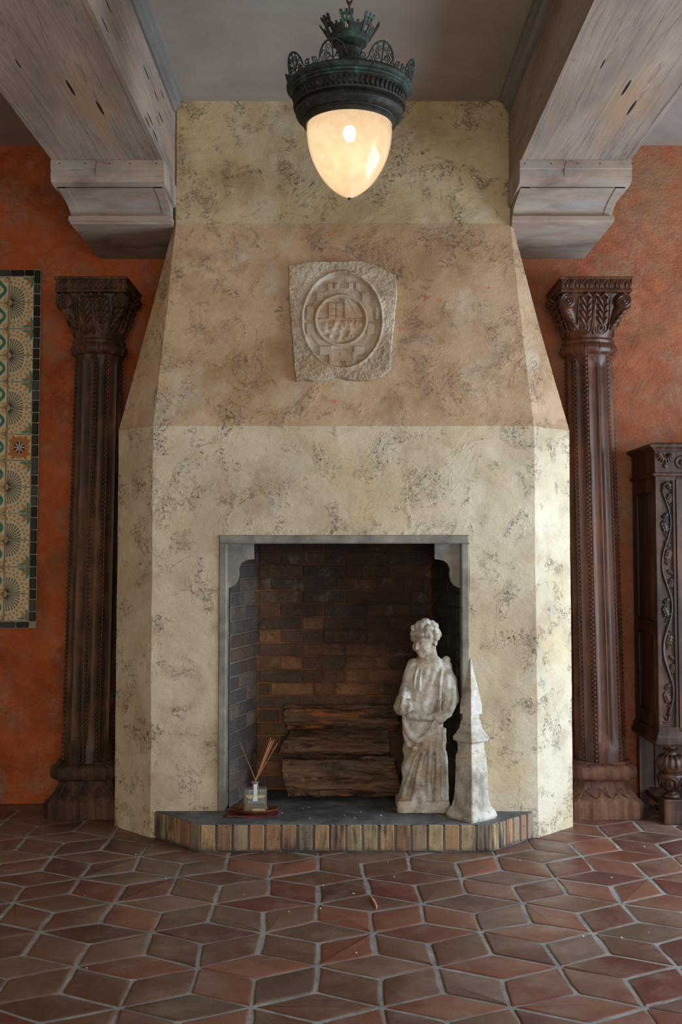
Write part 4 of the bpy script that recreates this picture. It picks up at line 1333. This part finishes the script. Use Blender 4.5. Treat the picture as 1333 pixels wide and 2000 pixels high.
# chain up to the ceiling
for k in range(10):
    z = 3.315 - 2.70 + .037*k
    pts = [(.0095*math.cos(a), 0, z + .024*math.sin(a)) for a in np.linspace(0, 2*PI, 17)[:-1]]
    if k % 2: pts = [(0, p[0], p[2]) for p in pts]
    mk('chain_link', *tube(pts, .0036, 6, True), M['iron'], lamp, True)
mk('ceiling_rose', *LZ(lathe([(.0, 3.655), (.03, 3.655), (.05, 3.664), (.055, 3.673), (0, 3.673)], 24)), M['iron'], lamp, True, 40)
mk('bulb', *LZ(ball((0, 0, 2.946), (.024, .024, .032), 16, 10)), M['bulb'], lamp, True)
mk('lamp_socket', *LZ(lathe([(.0, 2.970), (.018, 2.970), (.020, 3.00), (.012, 3.05), (0, 3.05)], 16)), M['bronze'], lamp, True)
pl = bpy.data.lights.new('lantern_light', 'POINT'); pl.energy = 1.7; pl.color = (1.0, 0.76, 0.50); pl.shadow_soft_size = .03
po = bpy.data.objects.new('lantern_light', pl); COL.objects.link(po); po.parent = lamp; po.location = (0, 0, .207)
# ---- dark carved cabinet on the right
CX0, CX1, CF, CB = 1.60, 2.72, 5.505, 5.94
cab = empty('carved_cabinet', ((CX0+CX1)/2, (CF+CB)/2, 0))
tag(cab, 'dark walnut cabinet with carved vine stile, standing on turned legs', 'cabinet')
cox, coy = (CX0+CX1)/2, (CF+CB)/2
def CW(vf): return ([(p[0]-cox, p[1]-coy, p[2]) for p in vf[0]], vf[1])
W_ = M['cabinet']
# carcass: stiles and rails of the left side, with two sunk panels
mb = MB()
mb.add(box(CX0, CX0+.03, CF+.0302, CF+.06, .47, 1.77)).add(box(CX0, CX0+.03, CB-.05, CB, .47, 1.77))
for z0, z1 in ((.47, .54), (.955, 1.02), (1.69, 1.77)): mb.add(box(CX0+.001, CX0+.03, CF+.031, CB-.01, z0, z1))
mk('side_frame', *CW((mb.v, mb.f)), W_, cab)
for z0, z1 in ((.53, .965), (1.01, 1.70)):
    mk('side_panel', *CW(bbox(CX0+.012, CX0+.026, CF+.05, CB-.04, z0, z1, .003)), W_, cab)
    mk('panel_moulding', *CW(tube([(CX0+.008, CF+.066, z0+.015), (CX0+.008, CB-.055, z0+.015), (CX0+.008, CB-.055, z1-.015), (CX0+.008, CF+.066, z1-.015)], .008, 6, True)), W_, cab)
mb = MB().add(box(CX0+.031, CX1-.03, CF+.031, CB, .47, 1.80)).add(box(CX1-.03, CX1, CF, CB, .47, 1.80))
mk('carcass', *CW((mb.v, mb.f)), W_, cab)
# front: stile frame round a sunk vine panel
mb = MB()
for x0, x1, z0, z1 in ((CX0, CX0+.018, .47, 1.77), (CX0+.088, CX0+.100, .47, 1.77), (CX0+.018, CX0+.088, .47, .492), (CX0+.018, CX0+.088, 1.745, 1.77)):
    mb.add(box(x0, x1, CF, CF+.03, z0, z1))
mk('stile_frame', *CW((mb.v, mb.f)), W_, cab)
stile = mk('vine_panel', *CW(box(CX0+.016, CX0+.09, CF+.014, CF+.03, .485, 1.75)), W_, cab)
vc = CX0+.053
def vx(z): return vc + .024*math.sin((z-.60)/.325*2*PI*.75 + .6)
mb = MB()
zz = np.linspace(.55, 1.70, 90)
mb.add(tube([(vx(z), CF+.008, z) for z in zz], [.0045+.003*(1-i/89) for i in range(90)], 7))
mb.add(tube([(vx(z)+.007, CF+.010, z) for z in zz[:50]], .003, 6))
e = vx(.55)
mb.add(tube(spiral((e-.018, CF+.008, .535), .022, 1.3, 'y', -1, 24, .6), list(np.linspace(.0065, .004, 25)), 6))
e = vx(1.70)
mb.add(tube([(e, CF+.008, 1.70), (e+.010, CF+.006, 1.725), (e+.026, CF+.006, 1.733), (e+.040, CF+.008, 1.72), (e+.034, CF+.008, 1.70)], [.005, .008, .010, .011, .004], 7))
mk('vine_stem', *CW((mb.v, mb.f)), W_, stile, True)
def leafshape(c, ang, L, wd):
    m = MB(); R = Matrix.Rotation(ang, 3, 'Y')
    m.add(ball(c, (wd, .007, L), 10, 6, R))
    d = R @ Vector((0, 0, 1)); e_ = R @ Vector((1, 0, 0))
    for s in (-1, 1):
        for k in (-.45, 0, .45):
            q = Vector(c) + d*L*k + e_*s*wd*.75
            m.add(ball(q, (wd*.55, .006, L*.36), 8, 5, Matrix.Rotation(ang - s*.6, 3, 'Y')))
    m.add(tube([tuple(Vector(c)-d*L), tuple(Vector(c)+Vector((0, -.008, 0))), tuple(Vector(c)+d*L)], .002, 5))
    return m
sgn = 1; k = 0
for z in np.arange(.64, 1.66, .145):
    s = -1 if math.sin((z-.60)/.325*2*PI*.75 + .6) > 0 else 1
    cx = vx(z) + s*.029
    m = leafshape((cx, CF+.010, z), s*.35, .034, .014); mk('vine_leaf', *CW((m.v, m.f)), W_, stile, True)
    m = leafshape((cx-s*.004, CF+.010, z+.055), -s*.9, .022, .008); mk('vine_leaf', *CW((m.v, m.f)), W_, stile, True)
    m = MB()
    for q in range(5): m.add(ball((cx-s*.008+random.gauss(0, .004), CF+.008, z-.042+random.gauss(0, .005)), .0042, 6, 4))
    mk('grapes', *CW((m.v, m.f)), W_, stile, True)
# doors and the other stile beyond the frame edge
for x0, x1 in ((CX0+.104, cox-.003), (cox+.003, CX1-.104)):
    d = mk('door', *CW(bbox(x0, x1, CF+.006, CF+.035, .49, 1.75, .003)), W_, cab)
    mb = MB()
    for a, b, z0, z1 in ((x0, x0+.06, .49, 1.75), (x1-.06, x1, .49, 1.75), (x0+.06, x1-.06, .49, .56), (x0+.06, x1-.06, 1.68, 1.75)): mb.add(box(a, b, CF-.006, CF+.0055, z0, z1))
    mk('door_frame', *CW((mb.v, mb.f)), W_, d)
    mk('knob', *CW(ball((x1-.03 if x0 < cox-.2 else x0+.03, CF-.02, 1.1), .014, 10, 8)), M['bronze'], d, True)
mk('stile_frame', *CW(box(CX1-.1, CX1, CF, CF+.03, .47, 1.77)), W_, cab)
# frieze with a fan-carved block
mk('frieze', *CW(box(CX0-.002, CX1+.002, CF-.002, CB, 1.78, 1.895)), W_, cab)
mk('frieze_fillet', *CW(bbox(CX0-.016, CX1+.016, CF-.016, CB, 1.766, 1.785, .005)), W_, cab)
mb = MB()
for k in range(9):
    a = math.radians(-80 + 20*k)
    p0 = (CX0+.05, CF-.004, 1.885)
    mb.add(tube([(p0[0]+.012*math.sin(a), p0[1], p0[2]-.010*math.cos(a)), (p0[0]+.03*math.sin(a), p0[1]-.008, p0[2]-.028*math.cos(a)), (p0[0]+.046*math.sin(a), p0[1]-.004, p0[2]-.05*math.cos(a))], [.003, .006, .004], 6))
mb.add(ball((CX0+.05, CF-.006, 1.82), (.012, .008, .014), 8, 6))
mk('carved_fan', *CW((mb.v, mb.f)), W_, cab, True)
mb = MB()
mb.add(tube([(CX0+.135+.030*math.cos(a), CF-.004, 1.838+.030*math.sin(a)) for a in np.linspace(0, 2*PI, 25)[:-1]], .006, 6, True))
mb.add(ball((CX0+.135, CF-.002, 1.838), (.016, .010, .016), 10, 6))
for k in range(10):
    mb.add(tube([(CX0+.20+.06*k, CF-.004, 1.80), (CX0+.215+.06*k, CF-.008, 1.84), (CX0+.20+.06*k, CF-.004, 1.88)], [.004, .012, .004], 6))
mk('frieze_carving', *CW((mb.v, mb.f)), W_, cab, True)
# cornice: stepped crown
prof = [(0, 1.893), (.006, 1.897), (.010, 1.905), (.022, 1.913), (.030, 1.916), (.030, 1.928), (.022, 1.936), (-.01, 1.942)]
v = []; f = []
for o_, z in prof:
    v += [(CX0-o_, CB, z), (CX0-o_, CF-o_, z), (CX1+o_, CF-o_, z), (CX1+o_, CB, z)]
for j in range(len(prof)-1):
    for i in range(3): f.append((j*4+i, j*4+i+1, (j+1)*4+i+1, (j+1)*4+i))
    f.append((j*4+3, j*4, (j+1)*4, (j+1)*4+3))
f += [(0, 3, 2, 1), tuple((len(prof)-1)*4+i for i in range(4))]
mk('cornice', *CW((v, f)), W_, cab)
# base moulding
prof = [(-.01, .398), (.020, .400), (.024, .410), (.024, .424), (.014, .440), (.012, .452), (.002, .470), (-.01, .470)]
v = []; f = []
for o_, z in prof:
    v += [(CX0-o_, CB, z), (CX0-o_, CF-o_, z), (CX1+o_, CF-o_, z), (CX1+o_, CB, z)]
for j in range(len(prof)-1):
    for i in range(3): f.append((j*4+i, j*4+i+1, (j+1)*4+i+1, (j+1)*4+i))
    f.append((j*4+3, j*4, (j+1)*4, (j+1)*4+3))
f += [(0, 3, 2, 1), tuple((len(prof)-1)*4+i for i in range(4))]
mk('base_moulding', *CW((v, f)), W_, cab)
# turned front legs
for lx in (CX0+.075, CX1-.075):
    ly = CF+.065
    lv, lf = lathe(smooth_prof([(.030, .125), (.038, .128), (.043, .136), (.036, .146), (.026, .152), (.027, .160), (.033, .164), (.046, .172), (.060, .200), (.067, .235), (.064, .248), (.050, .254), (.055, .258), (.066, .272), (.070, .296), (.062, .325), (.046, .340), (.034, .345), (.032, .362), (.038, .372), (.030, .378), (.030, .400)], 3), 36)
    leg = mk('leg', [(p[0]+lx-cox, p[1]+ly-coy, p[2]) for p in lv], lf, W_, cab, True, 50)
    mk('leg_block', *bbox(lx-cox-.052, lx-cox+.052, ly-coy-.052, ly-coy+.052, 0, .126, .007, 2), W_, leg)
    mb = MB()
    for k in range(14):
        a = 2*PI*k/14; c, s = math.cos(a), math.sin(a)
        mb.add(tube([(lx-cox+.045*c, ly-coy+.045*s, .262), (lx-cox+.067*c, ly-coy+.067*s, .296), (lx-cox+.056*c, ly-coy+.056*s, .328), (lx-cox+.036*c, ly-coy+.036*s, .344)], [.007, .0155, .012, .005], 6))
    mb.build('gadroons', W_, leg, True)
    mb = MB()
    for k in range(6):
        a0_ = 2*PI*(k+.25)/6
        pts = []
        for t in np.linspace(0, PI, 13):
            da = .42*math.cos(t); z = .178 + .058*math.sin(t); r = .047 + (z-.172)*.30 + .006
            pts.append((lx-cox+r*math.cos(a0_+da), ly-coy+r*math.sin(a0_+da), z))
        mb.add(tube(pts, .004, 5))
        r = .063
        mb.add(ball((lx-cox+r*math.cos(a0_), ly-coy+r*math.sin(a0_), .205), (.008, .008, .02), 6, 5))
    mb.build('carved_arches', W_, leg, True)
# boarded back below and the low shelf between the feet
for k in range(14):
    x0 = CX0+.01 + .079*k
    mk('back_board', *CW(bbox(x0, x0+.077, CB-.03, CB-.012, .10, .40, .004)), W_, cab)
mk('back_post', *CW(box(CX0+.0, CX0+.05, CB-.06, CB-.03, 0, .40)), W_, cab)
mk('back_post', *CW(box(CX1-.05, CX1, CB-.06, CB-.03, 0, .40)), W_, cab)
mk('bottom_shelf', *CW(bbox(CX0+.03, CX1-.03, CF+.10, CB-.03, .07, .10, .006)), W_, cab)

# ---- the three logs in the firebox
def log(cx, cy, cz, L, ry, rz, rot, seed, label, cutl=(0, 0), cutr=(0, 0)):
    n, m = 84, 60; v = []; f = []
    for i in range(n+1):
        for k in range(m):
            a = 2*PI*k/m
            v.append((i/n, math.cos(a), math.sin(a)))
    V = np.array(v); a = np.arctan2(V[:,2], V[:,1]); X0 = (V[:,0]-.5)*L
    # split faces: flatten some sides, then bark ridges along the grain and broken-off slabs
    r = np.ones(len(V))
    for ca, lim in ((seed, .80), (seed+2.3, .74), (seed+4.1, .84)):
        r = np.minimum(r, lim/np.maximum(np.cos(a-ca), .2))
    q = np.stack([X0*4, np.cos(a)*1.2+seed, np.sin(a)*1.2], 1)
    r = r + .16*fbm(q, 1.5, 3)
    gr = fbm(np.stack([X0*3.5, np.cos(a)*5+seed, np.sin(a)*5], 1), 2.2, 4, .6)
    r = r + .16*gr - .10*sstep(.12, .3, np.abs(fbm(np.stack([X0*5+seed, np.cos(a)*2, np.sin(a)*2], 1), 1.7, 2)))*(gr < 0)
    xl = cutl[0]*V[:,2]*rz + cutl[1]*V[:,1]*ry; xr = cutr[0]*V[:,2]*rz + cutr[1]*V[:,1]*ry
    jag = .010*fbm(np.stack([np.cos(a)*4+seed, np.sin(a)*4, V[:,0]*2], 1), 1.5, 2)
    X1 = X0 + xl*(1-V[:,0])**4 + xr*V[:,0]**4 + jag*((V[:,0] < .02) | (V[:,0] > .98))
    V2 = np.stack([X1, V[:,1]*r*ry, V[:,2]*r*rz], 1)
    for i in range(n):
        for k in range(m): f.append((i*m+k, i*m+(k+1) % m, (i+1)*m+(k+1) % m, (i+1)*m+k))
    f += [tuple(range(m-1, -1, -1)), tuple(n*m+k for k in range(m))]
    o = mk('firewood_log', V2, f, M['bark'], None, True, 50)
    zmin = V2[:,2].min()
    o.location = (cx, cy, cz); o.rotation_euler = (0, 0, rot)
    tag(o, label, 'log', 'logs stacked in the firebox')
    return o, zmin
o, zm = log(-.008, 5.545, .23, .575, .105, .098, .015, .4, 'thick split log lying lowest in the stack in the firebox', (-.25, 0), (-.2, 0))
o.location.z = HZ - zm - .002
log(-.045, 5.63, .388, .545, .085, .070, -.01, 2.1, 'middle log of the firebox stack, with grey bare patch', (.5, 0), (0, 0))
log(-.010, 5.655, .516, .585, .075, .066, .012, 4.0, 'topmost and thinnest log of the firebox stack', (-.15, 0), (.1, 0))

# ---- marble statue of a robed child
mb = MB()
def ell_ring(z, cx, cy, rx, ry, n=28): return [(cx+rx*math.cos(2*PI*i/n), cy+ry*math.sin(2*PI*i/n), z) for i in range(n)]
robe = [(.03, .0, .0, .118, .088), (.067, .0, 0, .119, .090), (.155, .008, 0, .107, .082), (.233, .008, 0, .104, .078), (.336, .010, 0, .099, .074), (.44, .008, 0, .097, .074),
        (.517, .016, 0, .088, .070), (.595, .024, .002, .080, .064), (.650, .030, .004, .082, .062), (.698, .032, .006, .088, .058), (.726, .034, .008, .070, .048), (.744, .038, .008, .040, .038), (.79, .040, .006, .031, .032)]
mb.add(loft([ell_ring(*r) for r in robe]))
def cap(p, q, r0, r1, n=10):
    P, Q = Vector(p), Vector(q); k = 7
    mb.add(tube([P.lerp(Q, i/(k-1)) for i in range(k)], [r0+(r1-r0)*i/(k-1) for i in range(k)], n)); mb.add(ball(p, r0, 12, 8)); mb.add(ball(q, r1, 12, 8))
# plinth
mb.add(bbox(-.127, .129, -.098, .098, 0, .058, .012, 2))
# arm at the image left: upper arm back along the side, forearm reaching forward, broken off round a stump
cap((-.036, .005, .695), (-.072, .012, .585), .038, .034)
cap((-.072, .012, .585), (-.098, -.075, .535), .034, .033)
cap((-.098, -.075, .535), (-.108, -.125, .508), .036, .037)
mb.add(tube([(-.118, -.135, .535), (-.085, -.125, .520), (-.052, -.100, .512)], [.034, .036, .030], 8))
# arm at the image right, in a wide sleeve
cap((.112, .008, .690), (.138, .010, .610), .036, .042)
cap((.138, .010, .610), (.142, -.004, .535), .043, .044)
cap((.142, -.004, .535), (.118, -.050, .475), .042, .030)
cap((.118, -.050, .475), (.082, -.086, .445), .026, .022)
for k in range(4):      # fingers laid on the cloth
    cap((.080-.006*k, -.088, .452-.009*k), (.046-.004*k, -.090, .428-.010*k), .0085, .007, 6)
cap((.078, -.094, .455), (.058, -.098, .456), .009, .007, 6)
cap((.124, .012, .722), (.120, .014, .690), .022, .034)
# cloth: sash from hip to hand, swag and hanging tail
def catmull(p, n=5):
    out = []
    for i in range(len(p)-1):
        p0, p1, p2, p3 = p[max(i-1, 0)], p[i], p[i+1], p[min(i+2, len(p)-1)]
        for k in range(n):
            t = k/n
            out.append(tuple(.5*((2*b)+(-a+c)*t+(2*a-5*b+4*c-d)*t*t+(-a+3*b-3*c+d)*t**3) for a, b, c, d in zip(p0, p1, p2, p3)))
    return out + [tuple(p[-1])]
def fold(pts, r):
    q = catmull([tuple(a) + (b,) for a, b in zip(pts, r)])
    mb.add(tube([a[:3] for a in q], [a[3] for a in q], 8))
fold([(-.084, -.030, .475), (-.060, -.062, .463), (-.020, -.076, .455), (.030, -.078, .455), (.078, -.070, .470)], [.014, .018, .016, .016, .018])
fold([(-.088, -.028, .460), (-.078, -.054, .400), (-.046, -.072, .352), (-.004, -.080, .352), (.034, -.082, .385), (.060, -.082, .425)], [.012, .015, .016, .016, .015, .015])
fold([(-.088, -.020, .43), (-.082, -.044, .36), (-.052, -.068, .308), (-.004, -.080, .312), (.036, -.084, .345), (.062, -.084, .400)], [.010, .011, .012, .012, .012, .013])
fold([(.066, -.080, .43), (.075, -.084, .34), (.070, -.084, .22), (.072, -.084, .10), (.074, -.088, .06)], [.018, .017, .016, .018, .02])
fold([(.050, -.080, .41), (.040, -.086, .30), (.030, -.086, .18), (.030, -.088, .06)], [.012, .013, .013, .016])
fold([(.046, -.080, .40), (.005, -.084, .28), (-.030, -.086, .16), (-.050, -.084, .06)], [.010, .011, .012, .014])
fold([(.040, -.080, .39), (-.030, -.076, .27), (-.075, -.062, .15), (-.100, -.050, .06)], [.009, .010, .011, .013])
fold([(.100, -.050, .40), (.106, -.040, .25), (.112, -.040, .06)], [.016, .014, .018])
fold([(.098, -.032, .69), (.088, -.056, .62), (.084, -.060, .54), (.074, -.070, .47)], [.009, .009, .010, .012])
fold([(.000, -.042, .70), (-.012, -.058, .64), (-.016, -.062, .58)], [.005, .005, .004])
fold([(-.024, -.040, .69), (-.036, -.056, .63), (-.036, -.055, .58)], [.005, .005, .004])
# head, turned towards the image left and slightly bowed
hc = Vector((.016, -.022, .828)); yaw = math.radians(-44)
HR = Matrix.Rotation(yaw, 3, 'Z') @ Matrix.Rotation(math.radians(14), 3, 'X')
def hp_(x, y, z): return tuple(hc + HR @ Vector((x, y, z)))
def hb(x, y, z, r, u=12): mb.add(ball(hp_(x, y, z), r, u, max(6, u//2+2), HR))
hb(0, .006, .012, (.060, .066, .062), 20)
hb(0, -.020, -.028, (.050, .048, .050), 16)
hb(-.026, -.038, -.030, .024); hb(.026, -.038, -.030, .024)
hb(0, -.046, -.066, (.020, .018, .015)); 
hb(0, -.070, -.024, (.0095, .012, .010)); mb.add(tube([hp_(0, -.060, .004), hp_(0, -.070, -.018)], [.007, .008], 8))
hb(0, -.063, -.046, (.016, .008, .005)); hb(0, -.060, -.054, (.013, .008, .005))
mb.add(tube([hp_(-.036, -.048, .010), hp_(-.018, -.060, .012), hp_(0, -.060, .008), hp_(.018, -.060, .012), hp_(.036, -.048, .010)], .006, 6))
hb(-.020, -.054, -.006, (.009, .007, .006)); hb(.020, -.054, -.006, (.009, .007, .006))
hb(.058, .004, -.016, (.010, .014, .020)); hb(-.058, .004, -.016, (.010, .014, .020))
cap(hp_(0, .02, -.05), (.038, .006, .735), .034, .036)
rr = random.Random(9)
for k in range(95):    # curls of hair
    a = rr.uniform(0, 2*PI); ph = rr.uniform(-.35, 1.45)
    x, y, z = math.cos(ph)*math.cos(a), math.cos(ph)*math.sin(a), math.sin(ph)
    if y < -.25 and z < .42: continue
    hb(x*.066, .006+y*.072, .018+z*.064, rr.uniform(.012, .019), 8)
for s in np.linspace(-1, 1, 9): hb(.054*s, -.052+.030*s*s, .040-.012*s*s, .0155, 8)
me = voxel(mb, .0042, 2)
c = co_of(me); nrm = normals_of(me)
d = .0022*fbm(c, 16, 3) + .0016*fbm(c, 60, 3)
ang = np.arctan2(c[:,0]-.060, .46-c[:,2])
lower = sstep(.37, .30, c[:,2])*sstep(.055, .09, c[:,2])
d += lower*.0040*np.sin(ang*30 + 3*fbm(c, 9, 2))
mid = sstep(.46, .50, c[:,2])*sstep(.71, .66, c[:,2])
d += mid*.0022*np.sin((c[:,0]*1.0 - c[:,2]*.25)*150 + 2.5*fbm(c, 9, 2))
# eye and mouth creases
for (x, y, z), w_, dep in (((-.020, -.062, -.001), .006, .0025), ((.020, -.062, -.001), .006, .0025), ((0, -.068, -.050), .006, .002)):
    q = np.array(hp_(x, y, z)); d -= dep*np.exp(-(np.linalg.norm(c-q, axis=1)/w_)**2)
set_co(me, c + nrm*d[:, None])
st = link('child_statue', me, M['statue'], None, True)
st.location = (.382, 5.325, HZ); st.rotation_euler = (0, 0, 0)
tag(st, 'weathered white marble statue of a robed child, beside the obelisk', 'statue')

# ---- limestone obelisk, turned with an edge to the front
obl = empty('stone_obelisk', (.605, 5.165, HZ), math.radians(40))
tag(obl, 'small pale limestone obelisk finial standing beside the statue', 'obelisk')
def sq(h, z): return [(-h, -h, z), (h, -h, z), (h, h, z), (-h, h, z)]
def stonepart(name, prof):
    P = []
    for (h0, z0), (h1, z1) in zip(prof, prof[1:]):
        k = max(1, int(abs(z1-z0)/.012))
        P += [(h0+(h1-h0)*i/k, z0+(z1-z0)*i/k) for i in range(k)]
    P.append(prof[-1])
    secs = []
    for h, z in P:
        s = sq(h, z); ring = []
        for i in range(4):
            a, b = Vector(s[i]), Vector(s[(i+1) % 4])
            for t in (.03, .12, .3, .5, .7, .88, .97): ring.append(a.lerp(b, t))
        secs.append(ring)
    v, f = loft(secs)
    V = np.array([tuple(p) for p in v]); dn = fbm(V, 14, 3)*.0035 + fbm(V, 45, 3)*.0018
    rad_ = np.hypot(V[:,0], V[:,1])+1e-6
    V[:,0] += V[:,0]/rad_*dn; V[:,1] += V[:,1]/rad_*dn
    return mk(name, V, f, M['obelisk'], obl, True, 22)
stonepart('foot', [(.083, 0), (.088, .012), (.084, .026), (.066, .058), (.060, .085)])
stonepart('pedestal', [(.060, .083), (.052, .290), (.046, .312), (.045, .345), (.047, .355)])
stonepart('cap_moulding', [(.047, .352), (.061, .364), (.062, .380), (.056, .388), (.041, .415), (.034, .450), (.028, .462), (.028, .488)])
stonepart('spire', [(.037, .486), (.038, .530), (.036, .540), (.016, .655), (.005, .742), (.002, .748)])

# ---- reed diffuser on its dish
fab = m_simple('red_patterned_cloth', [(0.4, srgb(104, 58, 52)), (0.5, srgb(134, 62, 56)), (0.62, srgb(88, 72, 66))], 60, 0.9, 0.5, 300, .001)
n = 26; v = []; f = []
for j in range(n+1):
    for i in range(n+1):
        u, w_ = i/n-.5, j/n-.5
        z = .004 + .003*math.sin(9*u+1)*math.cos(7*w_) + (.010*max(0, (u-.40)/.1)*max(0, .5-w_) if u > .40 else 0)
        v.append((u*.255 + .004*math.sin(12*w_), w_*.14 + .003*math.sin(14*u), z))
for j in range(n):
    for i in range(n): f.append((j*(n+1)+i, j*(n+1)+i+1, (j+1)*(n+1)+i+1, (j+1)*(n+1)+i))
cl = mk('table_mat', v, f, fab, None, True); cl.location = (-.436, 5.215, HZ+.001)
sol = cl.modifiers.new('thickness', 'SOLIDIFY'); sol.thickness = .003
tag(cl, 'red patterned cloth mat under the brown dish on the hearth', 'mat')
dm = m_simple('brown_glazed_dish', [(0.35, srgb(82, 46, 30)), (0.65, srgb(128, 76, 46))], 20, 0.45, .2, 60, .002)
dp = [(.0, .0), (.06, .0), (.085, .003), (.110, .014), (.118, .020), (.116, .023), (.106, .018), (.084, .008), (.06, .0055), (.0, .005)]
dv, df = lathe(smooth_prof(dp, 2), 40, cap=False)
dish = mk('dish', [(p[0]*.98, p[1]*.62, p[2]) for p in dv], df, dm, None, True); dish.location = (-.428, 5.222, HZ+.009)
tag(dish, 'shallow oval brown dish holding the glass diffuser bottle', 'dish')
dif = empty('diffuser_bottle', (-.424, 5.222, HZ+.015)); dif.rotation_euler = (0, 0, math.radians(4))
tag(dif, 'square clear glass diffuser bottle with amber oil on the dish', 'bottle')
bw = .055
v, f = bbox(-bw, bw, -.034, .034, 0, .112, .008, 3)
mk('glass_body', v, f, M['bottle_glass'], dif, True, 40)
mk('oil', *bbox(-bw+.007, bw-.007, -.027, .027, .009, .030, .004, 2), M['oil'], dif)
mk('bottle_neck', *lathe([(.014, .110), (.014, .132), (.018, .134), (.018, .140), (.0125, .140), (.0125, .112)], 20, cap=False), M['bottle_glass'], dif, True, 40)
white = m_plain('white_paper', srgb(224, 224, 220), .7); cream = m_plain('cream_label', srgb(196, 176, 128), .7)
mk('neck_tag', *bbox(-.0085, .0085, -.0385, -.037, .062, .136, .0004), white, dif)
def blob_label(x0, x1, z0, z1, name):
    P = []
    for k in range(28):
        a = 2*PI*k/28; r = 1 + .10*math.sin(3*a+1) + .06*math.sin(5*a)
        P.append(((x0+x1)/2 + (x1-x0)/2*math.cos(a)*r*.95, (z0+z1)/2 + (z1-z0)/2*math.copysign(abs(math.sin(a))**.7, math.sin(a))*r))
    v, f = prism(P, 'y', -.0362, -.0348); mk(name, v, f, cream, dif)
blob_label(-.048, .046, .068, .086, 'scalloped_label'); blob_label(-.018, .046, .002, .020, 'round_label')
mk('white_sticker', *bbox(-.012, .012, -.0372, -.0364, .056, .066, .0003), white, dif)
reedm = m_simple('rattan_reed', [(0.35, srgb(160, 98, 60)), (0.65, srgb(196, 132, 88))], 40, .7, .3, 200, .001, (1, 1, .1))
RX, RY, RZ = -.424, 5.222, HZ+.015
for k, (tx, tz, ty) in enumerate(((-.500, .468, 5.225), (-.492, .452, 5.215), (-.352, .486, 5.235), (-.344, .480, 5.215), (-.340, .472, 5.245), (-.334, .478, 5.225), (-.320, .462, 5.228), (-.349, .476, 5.205))):
    top = Vector((tx, ty, tz)); neckp = Vector((RX + (.006 if k < 2 else -.004), RY+.002*(k-4)*.7, RZ+.135))
    d_ = (neckp-top).normalized(); t_ = (RZ+.012-top.z)/d_.z
    bot = top + d_*t_
    o = mk('diffuser_reed', *tube([bot-bot, (top-bot)*.5, top-bot], .0018, 6), reedm, None, True)
    o.location = bot
    tag(o, ('longer thin brown reed leaning left out of the diffuser bottle', 'shorter of the two reeds leaning left out of the diffuser bottle')[k] if k < 2 else ('lowest, outermost reed leaning right out of the diffuser bottle' if k == 6 else 'thin brown reed leaning right in the close bunch in the diffuser bottle'), 'reed', 'reeds leaning left in the diffuser' if k < 2 else 'reeds leaning right in the diffuser')

# ---- crumbs: splinters and plaster chips
chip = m_plain('pale_plaster_chip', srgb(206, 198, 182), .9); tanm = m_plain('tan_splinter', srgb(196, 150, 108), .8)
def sliver(name, pts, r, mat, label, cat, group=None):
    p0 = Vector(pts[0]); o = mk(name, *tube([Vector(p)-p0 for p in pts], r, 5, flat=.5), mat); o.location = p0
    tag(o, label, cat, group)
sliver('wood_splinter', [(.108, 4.40, .003), (.118, 4.34, .006), (.128, 4.27, .005), (.126, 4.24, .003)], [.002, .006, .005, .001], tanm, 'curved tan splinter lying on the floor tiles before the hearth', 'splinter')
rr = random.Random(21)
spots = [(rr.uniform(-.3, .3), rr.uniform(5.13, 5.42), HZ) for _ in range(10)] + [(rr.uniform(-1.4, 1.5), rr.uniform(3.6, 5.3), 0) for _ in range(26)]
for (x, y, z) in spots:
    if z == 0 and 5.0 < y and abs(x) < 1.2: continue
    s = rr.uniform(.002, .0045)
    v, f = ball((0, 0, 0), (s*rr.uniform(.8, 1.5), s, s*.6), 6, 4)
    o = mk('plaster_chip', v, f, chip); o.location = (x, y, z+s*.5)
    tag(o, 'tiny pale plaster chip on the dark hearth top' if z else 'tiny pale plaster chip on the terracotta floor', 'chip', 'chips on the hearth' if z else 'chips on the floor')
